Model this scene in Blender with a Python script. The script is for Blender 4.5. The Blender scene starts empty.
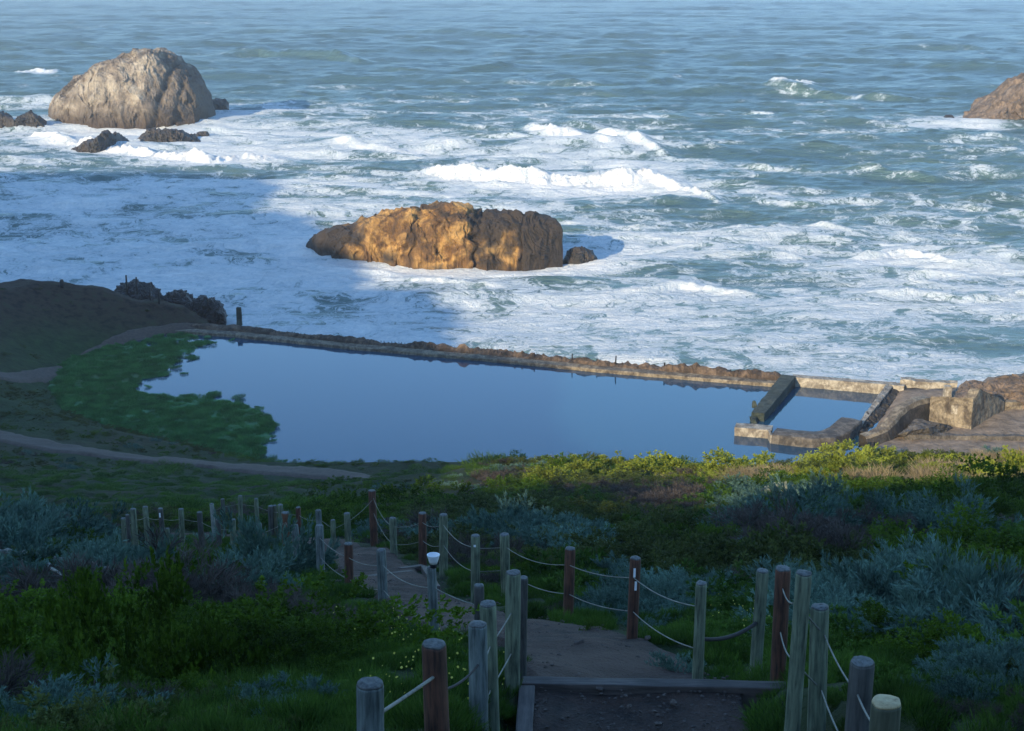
import bpy, bmesh, math, random
import numpy as np
from mathutils import Vector, Matrix
random.seed(7); rng = np.random.default_rng(7)
S = bpy.context.scene
COL = S.collection
# ------------------------------------------------------------------ camera maths
F, CU, CV, CZ = 1500.0, 512.0, 365.5, 50.0
TH = math.radians(15.3); ct, st = math.cos(TH), math.sin(TH)
def ray(u, v):
    a = (u-CU)/F; b = (v-CV)/F
    return a, ct-b*st, -st-b*ct
def atz(u, v, z):
    dx, dy, dz = ray(u, v); t = (z-CZ)/dz
    return np.array([dx*t, dy*t, z])
def aty(u, v, y):
    dx, dy, dz = ray(u, v); t = y/dy
    return np.array([dx*t, y, CZ+dz*t])
def proj(x, y, z):
    dep = y*ct-(z-CZ)*st; dep = np.where(dep < .5, .5, dep)
    up = y*st+(z-CZ)*ct
    return CU+F*x/dep, CV-F*up/dep, dep
# ------------------------------------------------------------------ noise
def _h(ix, iy, iz, seed):
    n = (ix*374761393+iy*668265263+iz*2147483647*3+seed*974634777) & 0xffffffff
    n = ((n ^ (n >> 13))*1274126177) & 0xffffffff
    n = ((n ^ (n >> 15))*2246822519) & 0xffffffff
    return ((n ^ (n >> 16)) & 0xffffff)/float(0xffffff)*2-1
def noise(x, y, z=0.0, seed=0):
    x, y, z = np.broadcast_arrays(np.asarray(x, float), np.asarray(y, float), np.asarray(z, float))
    x0 = np.floor(x); y0 = np.floor(y); z0 = np.floor(z)
    fx, fy, fz = x-x0, y-y0, z-z0
    s = lambda t: t*t*t*(t*(t*6-15)+10)
    ux, uy, uz = s(fx), s(fy), s(fz)
    ix, iy, iz = x0.astype(np.int64), y0.astype(np.int64), z0.astype(np.int64)
    r = 0
    for k in ((0, 1) if np.any(fz) else (0,)):
        wz = (uz if k else 1-uz)
        a = _h(ix, iy, iz+k, seed)*(1-ux)+_h(ix+1, iy, iz+k, seed)*ux
        b = _h(ix, iy+1, iz+k, seed)*(1-ux)+_h(ix+1, iy+1, iz+k, seed)*ux
        r = r+wz*(a*(1-uy)+b*uy)
    return r
def fbm(x, y, z=0.0, o=4, seed=0, g=.5):
    r, a, n = 0, 1.0, 0
    for i in range(o):
        r = r+a*noise(np.asarray(x)*2**i+i*17.3, np.asarray(y)*2**i-i*9.1, np.asarray(z)*2**i+(i*3.7 if np.any(z) else 0), seed+i); n += a; a *= g
    return r/n
def ridged(x, y, z=0.0, o=4, seed=0):
    r, a, n = 0, 1.0, 0
    for i in range(o):
        r = r+a*(1-np.abs(noise(np.asarray(x)*2**i+i*17.3, np.asarray(y)*2**i, np.asarray(z)*2**i, seed+i))*2); n += a; a *= .5
    return r/n
def sm(a, b, x):
    t = np.clip((x-a)/(b-a), 0, 1); return t*t*(3-2*t)
# ------------------------------------------------------------------ object helpers
def tag(o, label=None, cat=None, group=None, kind=None):
    if label: o['label'] = label
    if cat: o['category'] = cat
    if group: o['group'] = group
    if kind: o['kind'] = kind
    return o
def link(o, parent=None):
    COL.objects.link(o)
    if parent: o.parent = parent
    return o
def mesh_np(name, V, Fc, mat=None, smooth=True, attrs=None, parent=None, lnk=True):
    V = np.asarray(V, np.float32); me = bpy.data.meshes.new(name)
    Fc = np.asarray(Fc, np.int32); k = Fc.shape[1]
    me.vertices.add(len(V)); me.vertices.foreach_set('co', V.ravel())
    me.loops.add(Fc.size); me.loops.foreach_set('vertex_index', Fc.ravel())
    me.polygons.add(len(Fc)); me.polygons.foreach_set('loop_start', np.arange(0, Fc.size, k, dtype=np.int32))
    me.polygons.foreach_set('use_smooth', np.full(len(Fc), smooth))
    for n, a in (attrs or {}).items():
        at = me.attributes.new(n, 'FLOAT', 'POINT'); at.data.foreach_set('value', np.asarray(a, np.float32).ravel())
    me.update(calc_edges=True); me.validate()
    if mat: me.materials.append(mat)
    o = bpy.data.objects.new(name, me)
    if lnk: link(o, parent)
    return o
def grid_faces(nr, nc, flip=False):
    i = np.arange(nr-1)[:, None]*nc+np.arange(nc-1)[None, :]
    q = np.stack([i, i+1, i+nc+1, i+nc], -1).reshape(-1, 4)
    return q[:, ::-1] if flip else q
def bm_obj(name, bm, mat, parent=None, smooth=False):
    bmesh.ops.recalc_face_normals(bm, faces=bm.faces)
    me = bpy.data.meshes.new(name); bm.to_mesh(me); bm.free()
    for p in me.polygons: p.use_smooth = smooth
    me.materials.append(mat)
    return link(bpy.data.objects.new(name, me), parent)
def empty(name, loc=(0, 0, 0), rz=0):
    o = bpy.data.objects.new(name, None); o.location = loc; o.rotation_euler = (0, 0, rz); return link(o)
# ------------------------------------------------------------------ materials
def newmat(name):
    m = bpy.data.materials.new(name); m.use_nodes = True
    return m, m.node_tree.nodes, m.node_tree.links, m.node_tree.nodes['Principled BSDF']
def N(ns, t, **kw):
    n = ns.new(t)
    for k, v in kw.items(): setattr(n, k, v)
    return n
def ramp(ns, pts):
    r = ns.new('ShaderNodeValToRGB'); e = r.color_ramp.elements
    e[0].position, e[0].color = pts[0][0], (*pts[0][1], 1); e[1].position, e[1].color = pts[-1][0], (*pts[-1][1], 1)
    for p, c in pts[1:-1]: x = e.new(p); x.color = (*c, 1)
    return r
def math_n(ns, ls, op, a, b=None, clamp=False):
    n = ns.new('ShaderNodeMath'); n.operation = op; n.use_clamp = clamp
    for i, s in enumerate((a, b)):
        if s is None: continue
        if isinstance(s, (int, float)): n.inputs[i].default_value = s
        else: ls.new(s, n.inputs[i])
    return n.outputs[0]
def mixc(ns, ls, f, a, b):
    n = ns.new('ShaderNodeMix'); n.data_type = 'RGBA'
    for i, s in ((0, f), (6, a), (7, b)):
        if isinstance(s, (int, float)): n.inputs[i].default_value = s
        elif isinstance(s, tuple): n.inputs[i].default_value = (*s, 1)
        else: ls.new(s, n.inputs[i])
    return n.outputs[2]
def rock_mat(name, cols, scale=.25, wet=None, bump=.6, dist=.5, rough=.9):
    m, ns, ls, b = newmat(name)
    g = N(ns, 'ShaderNodeNewGeometry'); pos = g.outputs['Position']
    n1 = N(ns, 'ShaderNodeTexNoise'); n1.inputs['Scale'].default_value = scale; n1.inputs['Detail'].default_value = 9; n1.inputs['Roughness'].default_value = .65; n1.inputs['Distortion'].default_value = .8
    ls.new(pos, n1.inputs['Vector'])
    r = ramp(ns, [(.3, cols[0]), (.45, cols[1]), (.57, cols[2]), (.7, cols[3])]); ls.new(n1.outputs[0], r.inputs[0])
    n2 = N(ns, 'ShaderNodeTexNoise'); n2.inputs['Scale'].default_value = scale*5; n2.inputs['Detail'].default_value = 10; n2.inputs['Roughness'].default_value = .72
    ls.new(pos, n2.inputs['Vector'])
    v = N(ns, 'ShaderNodeTexNoise'); v.inputs['Scale'].default_value = scale*1.1; v.inputs['Detail'].default_value = 5; v.inputs['Distortion'].default_value = .6
    w = N(ns, 'ShaderNodeMapping'); w.inputs['Rotation'].default_value = (.5, .35, .3); w.inputs['Scale'].default_value = (1.6, 1, .7); ls.new(pos, w.inputs[0])
    ls.new(w.outputs[0], v.inputs['Vector'])
    cr = math_n(ns, ls, 'ADD', math_n(ns, ls, 'MULTIPLY', math_n(ns, ls, 'ABSOLUTE', math_n(ns, ls, 'SUBTRACT', v.outputs[0], .5)), 5), .62, True)
    ta = N(ns, 'ShaderNodeAttribute', attribute_name='tone')
    crk = mixc(ns, ls, cr, tuple(c*.5 for c in cols[0]), mixc(ns, ls, ta.outputs['Fac'], r.outputs[0], tuple(c*1.2 for c in cols[0])))
    dk = N(ns, 'ShaderNodeMapRange'); ls.new(n2.outputs[0], dk.inputs[0]); dk.inputs[1].default_value = .3; dk.inputs[2].default_value = .7; dk.inputs[3].default_value = .6; dk.inputs[4].default_value = 1.25
    mu = N(ns, 'ShaderNodeVectorMath', operation='SCALE'); ls.new(crk, mu.inputs[0]); ls.new(dk.outputs[0], mu.inputs['Scale'])
    out = mu.outputs[0]; b.inputs['Roughness'].default_value = rough
    if wet is not None:
        sx = N(ns, 'ShaderNodeSeparateXYZ'); ls.new(pos, sx.inputs[0])
        z = math_n(ns, ls, 'ADD', sx.outputs[2], math_n(ns, ls, 'MULTIPLY', n1.outputs[0], -3.0))
        mr = N(ns, 'ShaderNodeMapRange'); ls.new(z, mr.inputs[0]); mr.inputs[1].default_value = wet[0]; mr.inputs[2].default_value = wet[1]
        mr.inputs[3].default_value = 1; mr.inputs[4].default_value = 0
        out = mixc(ns, ls, mr.outputs[0], out, tuple(wet[2]))
    ls.new(out, b.inputs['Base Color'])
    h = math_n(ns, ls, 'ADD', math_n(ns, ls, 'MULTIPLY', cr, .8), math_n(ns, ls, 'MULTIPLY', n2.outputs[0], 1.4))
    bp = N(ns, 'ShaderNodeBump'); bp.inputs['Strength'].default_value = bump; bp.inputs['Distance'].default_value = dist
    ls.new(h, bp.inputs['Height']); ls.new(bp.outputs[0], b.inputs['Normal'])
    return m
def soil_mat(name, c1, c2, scale=3, bump=.4, dist=.05, c3=None):
    m, ns, ls, b = newmat(name)
    g = N(ns, 'ShaderNodeNewGeometry')
    n1 = N(ns, 'ShaderNodeTexNoise'); n1.inputs['Scale'].default_value = scale; n1.inputs['Detail'].default_value = 8; n1.inputs['Roughness'].default_value = .7
    n2 = N(ns, 'ShaderNodeTexNoise'); n2.inputs['Scale'].default_value = scale*9; n2.inputs['Detail'].default_value = 6
    n3 = N(ns, 'ShaderNodeTexNoise'); n3.inputs['Scale'].default_value = scale*.15; n3.inputs['Detail'].default_value = 4
    for n in (n1, n2, n3): ls.new(g.outputs['Position'], n.inputs['Vector'])
    r = ramp(ns, [(.35, c1), (.65, c2)]); ls.new(n1.outputs[0], r.inputs[0])
    out = r.outputs[0]
    if c3:
        f = N(ns, 'ShaderNodeMapRange'); ls.new(n3.outputs[0], f.inputs[0]); f.inputs[1].default_value = .45; f.inputs[2].default_value = .62
        out = mixc(ns, ls, f.outputs[0], out, c3)
    ls.new(out, b.inputs['Base Color']); b.inputs['Roughness'].default_value = .95
    h = math_n(ns, ls, 'ADD', n1.outputs[0], math_n(ns, ls, 'MULTIPLY', n2.outputs[0], .4))
    bp = N(ns, 'ShaderNodeBump'); bp.inputs['Strength'].default_value = bump; bp.inputs['Distance'].default_value = dist
    ls.new(h, bp.inputs['Height']); ls.new(bp.outputs[0], b.inputs['Normal'])
    return m
def leaf_mat(name, ca, cb, tr=.2, rough=.7):
    m, ns, ls, b = newmat(name)
    a = N(ns, 'ShaderNodeAttribute', attribute_name='v')
    oi = N(ns, 'ShaderNodeObjectInfo')
    f = math_n(ns, ls, 'ADD', math_n(ns, ls, 'MULTIPLY', a.outputs['Fac'], .7), math_n(ns, ls, 'MULTIPLY', oi.outputs['Random'], .3), True)
    c = mixc(ns, ls, f, ca, cb)
    g = N(ns, 'ShaderNodeNewGeometry'); n1 = N(ns, 'ShaderNodeTexNoise'); n1.inputs['Scale'].default_value = .5; n1.inputs['Detail'].default_value = 3
    ls.new(g.outputs['Position'], n1.inputs['Vector'])
    mr = N(ns, 'ShaderNodeMapRange'); ls.new(n1.outputs[0], mr.inputs[0]); mr.inputs[1].default_value = .3; mr.inputs[2].default_value = .7; mr.inputs[3].default_value = .6; mr.inputs[4].default_value = 1.35
    mu = N(ns, 'ShaderNodeVectorMath', operation='SCALE'); ls.new(c, mu.inputs[0]); ls.new(mr.outputs[0], mu.inputs['Scale'])
    ls.new(mu.outputs[0], b.inputs['Base Color']); b.inputs['Roughness'].default_value = rough
    b.inputs['Specular IOR Level'].default_value = .12
    t = N(ns, 'ShaderNodeBsdfTranslucent'); ls.new(mu.outputs[0], t.inputs[0])
    mx = N(ns, 'ShaderNodeMixShader'); mx.inputs[0].default_value = tr
    ls.new(b.outputs[0], mx.inputs[1]); ls.new(t.outputs[0], mx.inputs[2]); ls.new(mx.outputs[0], ns['Material Output'].inputs[0])
    return m
def wood_mat(name, c1, c2):
    m, ns, ls, b = newmat(name)
    tc = N(ns, 'ShaderNodeTexCoord'); mp = N(ns, 'ShaderNodeMapping'); mp.inputs['Scale'].default_value = (14, 14, 1.3)
    oi = N(ns, 'ShaderNodeObjectInfo')
    ls.new(tc.outputs['Object'], mp.inputs[0]); ls.new(oi.outputs['Location'], mp.inputs['Location'])
    n1 = N(ns, 'ShaderNodeTexNoise'); n1.inputs['Scale'].default_value = 2.5; n1.inputs['Detail'].default_value = 8; n1.inputs['Roughness'].default_value = .65
    ls.new(mp.outputs[0], n1.inputs['Vector'])
    n2 = N(ns, 'ShaderNodeTexNoise'); n2.inputs['Scale'].default_value = 3; n2.inputs['Detail'].default_value = 5
    ls.new(tc.outputs['Object'], n2.inputs['Vector'])
    r = ramp(ns, [(.30, tuple(a*.3 for a in c1)), (.37, c1), (.52, tuple((a+b_)/2 for a, b_ in zip(c1, c2))), (.7, c2)]); ls.new(n1.outputs[0], r.inputs[0])
    mr = N(ns, 'ShaderNodeMapRange'); ls.new(n2.outputs[0], mr.inputs[0]); mr.inputs[1].default_value = .3; mr.inputs[2].default_value = .7; mr.inputs[3].default_value = .6; mr.inputs[4].default_value = 1.2
    mu = N(ns, 'ShaderNodeVectorMath', operation='SCALE'); ls.new(r.outputs[0], mu.inputs[0]); ls.new(mr.outputs[0], mu.inputs['Scale'])
    ls.new(mu.outputs[0], b.inputs['Base Color']); b.inputs['Roughness'].default_value = .8
    bp = N(ns, 'ShaderNodeBump'); bp.inputs['Strength'].default_value = .5; bp.inputs['Distance'].default_value = .01
    ls.new(n1.outputs[0], bp.inputs['Height']); ls.new(bp.outputs[0], b.inputs['Normal'])
    return m
def plain(name, c, rough=.7, metal=0):
    m, ns, ls, b = newmat(name); b.inputs['Base Color'].default_value = (*c, 1); b.inputs['Roughness'].default_value = rough; b.inputs['Metallic'].default_value = metal
    return m

# ------------------------------------------------------------------ world, sun
SUN_EL = math.radians(18.0)
D = Vector((.57, .82, 0)).normalized()               # the way the sunlight travels, seen from above
w = bpy.data.worlds.new('World'); S.world = w; w.use_nodes = True
wn, wl = w.node_tree.nodes, w.node_tree.links
sky = wn.new('ShaderNodeTexSky'); sky.sky_type = 'NISHITA'; sky.sun_disc = False
sky.sun_elevation = SUN_EL; sky.sun_rotation = math.atan2(-D.x, -D.y)
sky.altitude = 50; sky.air_density = 1.0; sky.dust_density = .4; sky.ozone_density = 2.0
wb = wn.new('ShaderNodeVectorMath'); wb.operation = 'MULTIPLY'; wb.inputs[1].default_value = (.76, .99, 1.17); wl.new(sky.outputs[0], wb.inputs[0])
wl.new(wb.outputs[0], wn['Background'].inputs[0]); wn['Background'].inputs[1].default_value = .15
sl = bpy.data.lights.new('sun', 'SUN'); sl.energy = 3.4; sl.angle = math.radians(.5); sl.color = (1, .83, .56)
so = bpy.data.objects.new('sun', sl); so.rotation_euler = Vector((-D.x*math.cos(SUN_EL), -D.y*math.cos(SUN_EL), math.sin(SUN_EL))).to_track_quat('Z', 'Y').to_euler()
so.location = (-60, -90, 120); link(so)
cam = bpy.data.cameras.new('camera'); cam.sensor_width = 36; cam.lens = F/1024*36; cam.clip_end = 60000; cam.clip_start = .1
co = bpy.data.objects.new('camera', cam); co.location = (0, 0, CZ); co.rotation_euler = (math.pi/2-TH, 0, 0); link(co); S.camera = co
S.view_settings.view_transform = 'Standard'; S.view_settings.look = 'None'; S.view_settings.exposure = 1.08; S.view_settings.gamma = 1
S.view_settings.use_curve_mapping = False
S.cycles.use_denoising = True; S.cycles.max_bounces = 6; S.cycles.transparent_max_bounces = 8; S.cycles.caustics_reflective = False; S.cycles.caustics_refractive = False
S.cycles.sample_clamp_indirect = 4

# ------------------------------------------------------------------ fence post table: u, v_top, v_bottom or None, diameter, wood, y guess
POSTS = [
 # left-hand fence, near to far
 (368, 683, None, 27, 'g', 6.6, 'stout weathered grey post with a dark cracked top at the bottom edge'),
 (436, 643, None, 24, 'b', 7.8, 'thick red-brown post with a pale flat top, nearest on the left of the stairs'),
 (478.5, 625, None, 19, 'g', 9.6, 'grey post just right of the thick red-brown post, black rope knot on it'),
 (490.5, 603, None, 17, 'n', 10.8, 'greenish grey post half hidden behind the grey post left of the stairs'),
 (512, 573, 690, 15, 'n', None, 'tall pale green post at the left corner of the timber landing'),
 (521.5, 578, 681, 10, 'd', None, 'thin dark post close behind the tall pale green post at the landing corner'),
 (479.5, 585, 648, 10, 'd', None, 'short dark post behind the greenish grey post, beside the lower path'),
 (433.5, 567.5, 640, 9.5, 'g', None, 'grey post carrying a white cup on its top'),
 (382, 549.6, 606, 9.5, 'g', None, 'pale blue-grey post between the red-brown post and the post with the cup'),
 (348, 544, 593, 9, 'b', None, 'red-brown post on the left of the lower path, between two grey ones'),
 (319, 525.5, 578, 8, 'g', None, 'grey post right of the big silver bush at the left of the lower path'),
 (296, 525, 562, 7, 'g', None, 'short grey post poking up behind the right end of the silver bush'),
 (285, 512.5, 550, 8, 'o', None, 'orange-brown post behind the silver bush, the brightest of the far posts'),
 (259, 523.7, 552, 5.5, 'g', None, 'short grey post top showing above the middle of the silver bush'),
 (232, 519.6, 549, 6, 'n', None, 'short post above the silver bush with a pale flat top'),
 (218, 519, 548, 5.5, 'd', None, 'short dark post left of the pale topped short post'),
 (200, 512, 541, 5.5, 'd', None, 'dark brown post between the far pale thin post and its left neighbour'),
 (180, 509, 538, 5.5, 'n', None, 'far greenish post standing alone left of the dark brown one'),
 (167.4, 528.6, 540, 4, 'n', None, 'low stub of a post between two full height far posts'),
 (161, 508.5, 538, 5, 'd', None, 'far dark post with a white mark on its side'),
 (145.6, 507, 538, 5.5, 'n', None, 'far post left of the one with the white mark'),
 (133, 509, 537, 6, 'n', None, 'thicker far post third from the left end of the fence'),
 (127.6, 515, 538, 4, 'd', None, 'thin far post second from the left end of the fence'),
 (123, 518.5, 538, 5, 'n', None, 'leftmost and lowest of the far fence posts'),
 # right-hand fence, near to far
 (885.6, 697, None, 30, 'c', 6.3, 'thick post with a freshly cut yellow top at the bottom right'),
 (859, 661, None, 24, 'd', 7.8, 'dark split post directly behind the yellow topped post'),
 (825.6, 607.5, None, 18.5, 'n', 9.6, 'tall olive-grey post left of the dark split post'),
 (798, 574.5, 722, 16, 'n', None, 'tall pale olive post in front of the red-brown post right of the landing'),
 (783.5, 567, 685, 15, 'b', None, 'red-brown post at the right end of the timber landing'),
 (760, 571, 669, 12, 'n', None, 'pale green post just left of the red-brown post beyond the landing'),
 (701, 582, 684, 11, 'n', None, 'green-grey post alone behind the landing between silver bush and grass'),
 (633.7, 558, 645.6, 11, 'b', None, 'brown post with a white streak near its top, right of the bend'),
 (568.7, 548, 625, 10.5, 'b', None, 'plain red-brown post at the far corner of the dirt bend'),
 (506, 534, 598, 9.5, 'n', None, 'tall green-grey post directly above the pale landing corner post'),
 (475, 535, 599, 9, 'n', None, 'grey-green post with a white dot near its top'),
 (442.8, 514, 577, 8.5, 'n', None, 'olive post right of the brown pair across the lower path'),
 (422, 513, 566, 8, 'b', None, 'brown post left of the olive post across the lower path'),
 (393, 518, 560, 7, 'n', None, 'pale green post at the foot of the steep rope'),
 (373, 490.5, 545, 7.5, 'b', None, 'tallest far brown post, at the head of the steep rope'),
 (347.5, 513, 548, 6.5, 'n', None, 'greenish post left of the tallest far brown post'),
 (333, 520, 549, 5, 'n', None, 'small green post between two grey ones on the far side of the path'),
 (319, 510, 548, 6, 'g', None, 'blue-grey post directly behind the post right of the silver bush'),
 (298.5, 507, 543, 5, 'b', None, 'thin brown post right of the orange-brown post'),
 (281.5, 504.6, 542, 5.5, 'n', None, 'pale post directly behind the orange-brown post'),
 (275, 505.7, 541, 4, 'c', None, 'thin pale post right of a dark one in the far fence'),
 (270, 505.7, 541, 5.5, 'd', None, 'dark post touching a thin pale one in the far fence'),
 (256.5, 498.5, 537, 4, 'n', None, 'slim far post between the tall thin pair and the dark one'),
 (239, 496, 536, 4.5, 'n', None, 'highest slim post of the far fence above the silver bush'),
 (222.6, 499, 534, 4, 'd', None, 'slim dark far post right of the whitish one'),
 (212.5, 503.5, 533, 4, 'w', None, 'whitish slim far post, palest of the far fence'),
]
PH = 1.1
def post_y(p):
    if p[5]: return p[5]
    if p[0] < 262: return (36+(p[0] % 7)*.35 if p[3] > 4.6 or p[0] < 170 else 43)
    return float(np.interp(p[2], [535, 541, 548, 558, 566, 578, 593, 606, 625, 645, 669, 690, 722], [46, 42, 38, 34, 31.5, 28, 25, 22, 18.6, 16, 13.8, 11.9, 9.3]))

# ------------------------------------------------------------------ terrain surface
ctl = [(u, v, y) for u, v, y in [
 (0, 731, 10), (0, 650, 17), (0, 600, 25), (0, 560, 35), (0, 530, 47), (0, 500, 75), (0, 470, 110), (0, 437, 139), (0, 400, 155), (0, 360, 166), (0, 325, 180), (0, 281, 206),
 (130, 731, 9.5), (130, 680, 13.5), (130, 620, 20), (130, 580, 28), (130, 510, 66), (130, 485, 102), (130, 463, 128),
 (260, 731, 9), (260, 660, 14.5), (260, 610, 21), (260, 575, 29), (260, 505, 70), (260, 475, 124), (250, 455, 137),
 (400, 731, 8.5), (400, 660, 15), (400, 620, 19.5), (420, 600, 23.3), (400, 530, 45), (400, 505, 75), (400, 488, 115), (380, 452.5, 133), (310, 456, 136), (450, 456, 127), 
 (512, 520, 48), (512, 500, 66), (512, 480, 88), (512, 470, 100), (560, 468, 95),
 (640, 600, 24), (640, 560, 32), (640, 520, 46), (640, 490, 68), (640, 470, 88), (570, 640, 16.5), (560, 670, 13.2),
 (770, 600, 21.5), (770, 560, 28), (770, 520, 42), (770, 490, 58), (770, 475, 74),
 (900, 731, 7.8), (900, 680, 12), (900, 620, 18), (900, 570, 27), (900, 530, 38), (900, 495, 50), (900, 476, 62), (880, 464, 72),
 (1024, 731, 8.5), (1024, 670, 13), (1024, 600, 22), (1024, 560, 30), (1024, 520, 41), (1024, 490, 50), (1024, 472, 62), (1000, 463, 70),
 (1250, 731, 8), (1250, 560, 32), (1250, 500, 48), (1250, 450, 70), (-220, 731, 9), (-220, 600, 25), (-220, 540, 42), (-220, 500, 72), (-220, 440, 135),
 (-220, 281, 206), (-220, 330, 178)]]
C = [aty(*c) for c in ctl]
for p in POSTS:
    if p[2] and p[0] > 262:
        C.append(aty(p[0], p[2], post_y(p)))
C += [np.array(c, float) for c in [(0, 0, 48.4), (-10, 0, 48.6), (12, 0, 48.4), (0, -12, 52), (-20, -12, 53), (25, -12, 52), (-40, 5, 50), (40, 5, 46),
     (-60, 60, 28), (-90, 120, 12), (60, 60, 26), (70, 90, 18), (18, 100, 10), (40, 100, 10), (60, 110, 8), (80, 130, 4),
     (0, 122, 7), (12, 118, 7), (30, 125, 3.5), (45, 125, 3), (0.5, 12.4, 43.3), (2, 12.4, 43.3), (1.2, 13.4, 42.95), (-56, 203, 6.0), (-50.5, 204, 5.2), (-70, 204, 6.6), (0, 143, .6), (20, 143, 1), (40, 148, 1.1), (60, 148, 1.4), (80, 155, 2), (60, 165, 1.8), (100, 170, 3), (50, 165, 1.3),
     (-90, 170, 6), (-100, 200, 7), (-120, 150, 9), (-43.5, 204, 1.8), (-30, 196, .8)]]
C = np.array(C)
def tps_fit(C, lam):
    n = len(C); X = C[:, :2]/50
    r2 = ((X[:, None]-X[None])**2).sum(-1); K = .5*r2*np.log(r2+1e-12)+lam*np.eye(n)
    Pm = np.hstack([np.ones((n, 1)), X]); A = np.zeros((n+3, n+3)); A[:n, :n] = K; A[:n, n:] = Pm; A[n:, :n] = Pm.T
    return X, np.linalg.solve(A, np.concatenate([C[:, 2], np.zeros(3)]))
TX, TW = tps_fit(C, 2e-4)
def tps(x, y):
    x = np.asarray(x, float)/50; y = np.asarray(y, float)/50; n = len(TX)
    r = TW[n]+TW[n+1]*x+TW[n+2]*y
    for i in range(n):
        r2 = (x-TX[i, 0])**2+(y-TX[i, 1])**2; r = r+TW[i]*.5*r2*np.log(r2+1e-12)
    return r
def wpoly(pts, z): return np.array([atz(u, v, z)[:2] for u, v in pts])
POOL = wpoly([(228, 331), (160, 334), (100, 347), (62, 362), (46, 388), (62, 412), (120, 432), (200, 450), (262, 464), (300, 472), (420, 476), (560, 476), (700, 476), (820, 470), (870, 448), (893, 400), (893, 389), (780, 380.5), (600, 364.5), (400, 347)], 0.0)
def inpoly(P, x, y):
    c = np.zeros(np.shape(x), bool); n = len(P)
    for i in range(n):
        x1, y1 = P[i]; x2, y2 = P[(i+1) % n]
        m = ((y1 > y) != (y2 > y)) & (x < (x2-x1)*(y-y1)/(y2-y1+1e-12)+x1); c ^= m
    return c
def dpoly(P, x, y, closed=True):
    d = np.full(np.shape(x), 1e9); n = len(P)
    for i in range(n if closed else n-1):
        a = P[i]; b = P[(i+1) % n]; ab = b-a
        t = np.clip(((x-a[0])*ab[0]+(y-a[1])*ab[1])/(ab@ab), 0, 1)
        d = np.minimum(d, np.hypot(x-a[0]-t*ab[0], y-a[1]-t*ab[1]))
    return d
WL = [(150, 321.5), (240, 327.5), (340, 338), (480, 350), (620, 363), (782, 376)]      # crest line of the outer wall in the photograph
WA = np.array([atz(u, v, 1.0)[:2] for u, v in WL])
COAST = np.array([(-400, 214), (-120, 212), (-66, 208), (-52, 207.5), (-46, 208)]+[(a[0], a[1]+1.0) for a in WA[1:]]+[tuple(atz(900, 384, 1)[:2]+(0, 1.5)), tuple(atz(960, 391, 1)[:2]+(0, 3)), (58, 176), (66, 177), (85, 178), (130, 180), (400, 182)])
CO = COAST[np.argsort(COAST[:, 0])]
def coast(x): return np.interp(x, CO[:, 0], CO[:, 1])
LZ = 43.86
def T(x, y):
    x = np.asarray(x, float); y = np.asarray(y, float)
    z = tps(x, y)
    z = z+fbm(x*.35, y*.35, o=3, seed=5)*(.12+.4*sm(20, 80, y)*sm(125, 100, y)+.02*sm(100, 125, y))+fbm(x*1.7, y*1.7, o=2, seed=8)*.06+(fbm(x*.12, y*.12, o=4, seed=18, g=.6)*1.0+ridged(x*.16, y*.16, .01, o=4, seed=19)*.35-.75)*sm(172, 190, y)*sm(-30, -45, x)
    st_ = (x > -1) & (x < 3.6) & (y < 12.15)
    z = np.where(st_, np.minimum(z, np.interp(y, [5, 7.6, 9.6, 12], [LZ+1.3, LZ+1.0, LZ+.3, LZ-.05])-.25+np.maximum(0, x-1.98)*1.1+np.maximum(0, -.06-x)*3), z)
    d = dpoly(POOL, x, y); ins = inpoly(POOL, x, y)
    nearp = (y > 110)
    zo = np.minimum(np.maximum(z, .18+np.minimum(d*.18, 1.0)), .25+d*.42)
    zz = np.where(ins, np.maximum(-1.4, .12-d*.3), zo)
    z = np.where(nearp, zz, z)
    z = np.where((x > 25) & (y > 142), np.minimum(z, 1.3+.25*fbm(x*.3, y*.3, o=3, seed=9)), z)
    c = coast(x)+fbm(x*.15, 0*x, o=3, seed=3)*1.5*(np.abs(x+80) < 40)
    wz_ = (x > -42)&(x < 62); k = np.where(wz_, sm(-2.5, .3, y-c), sm(-1.5, 5.0, y-c)); z = z*(1-k)-7*k
    return z
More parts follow.
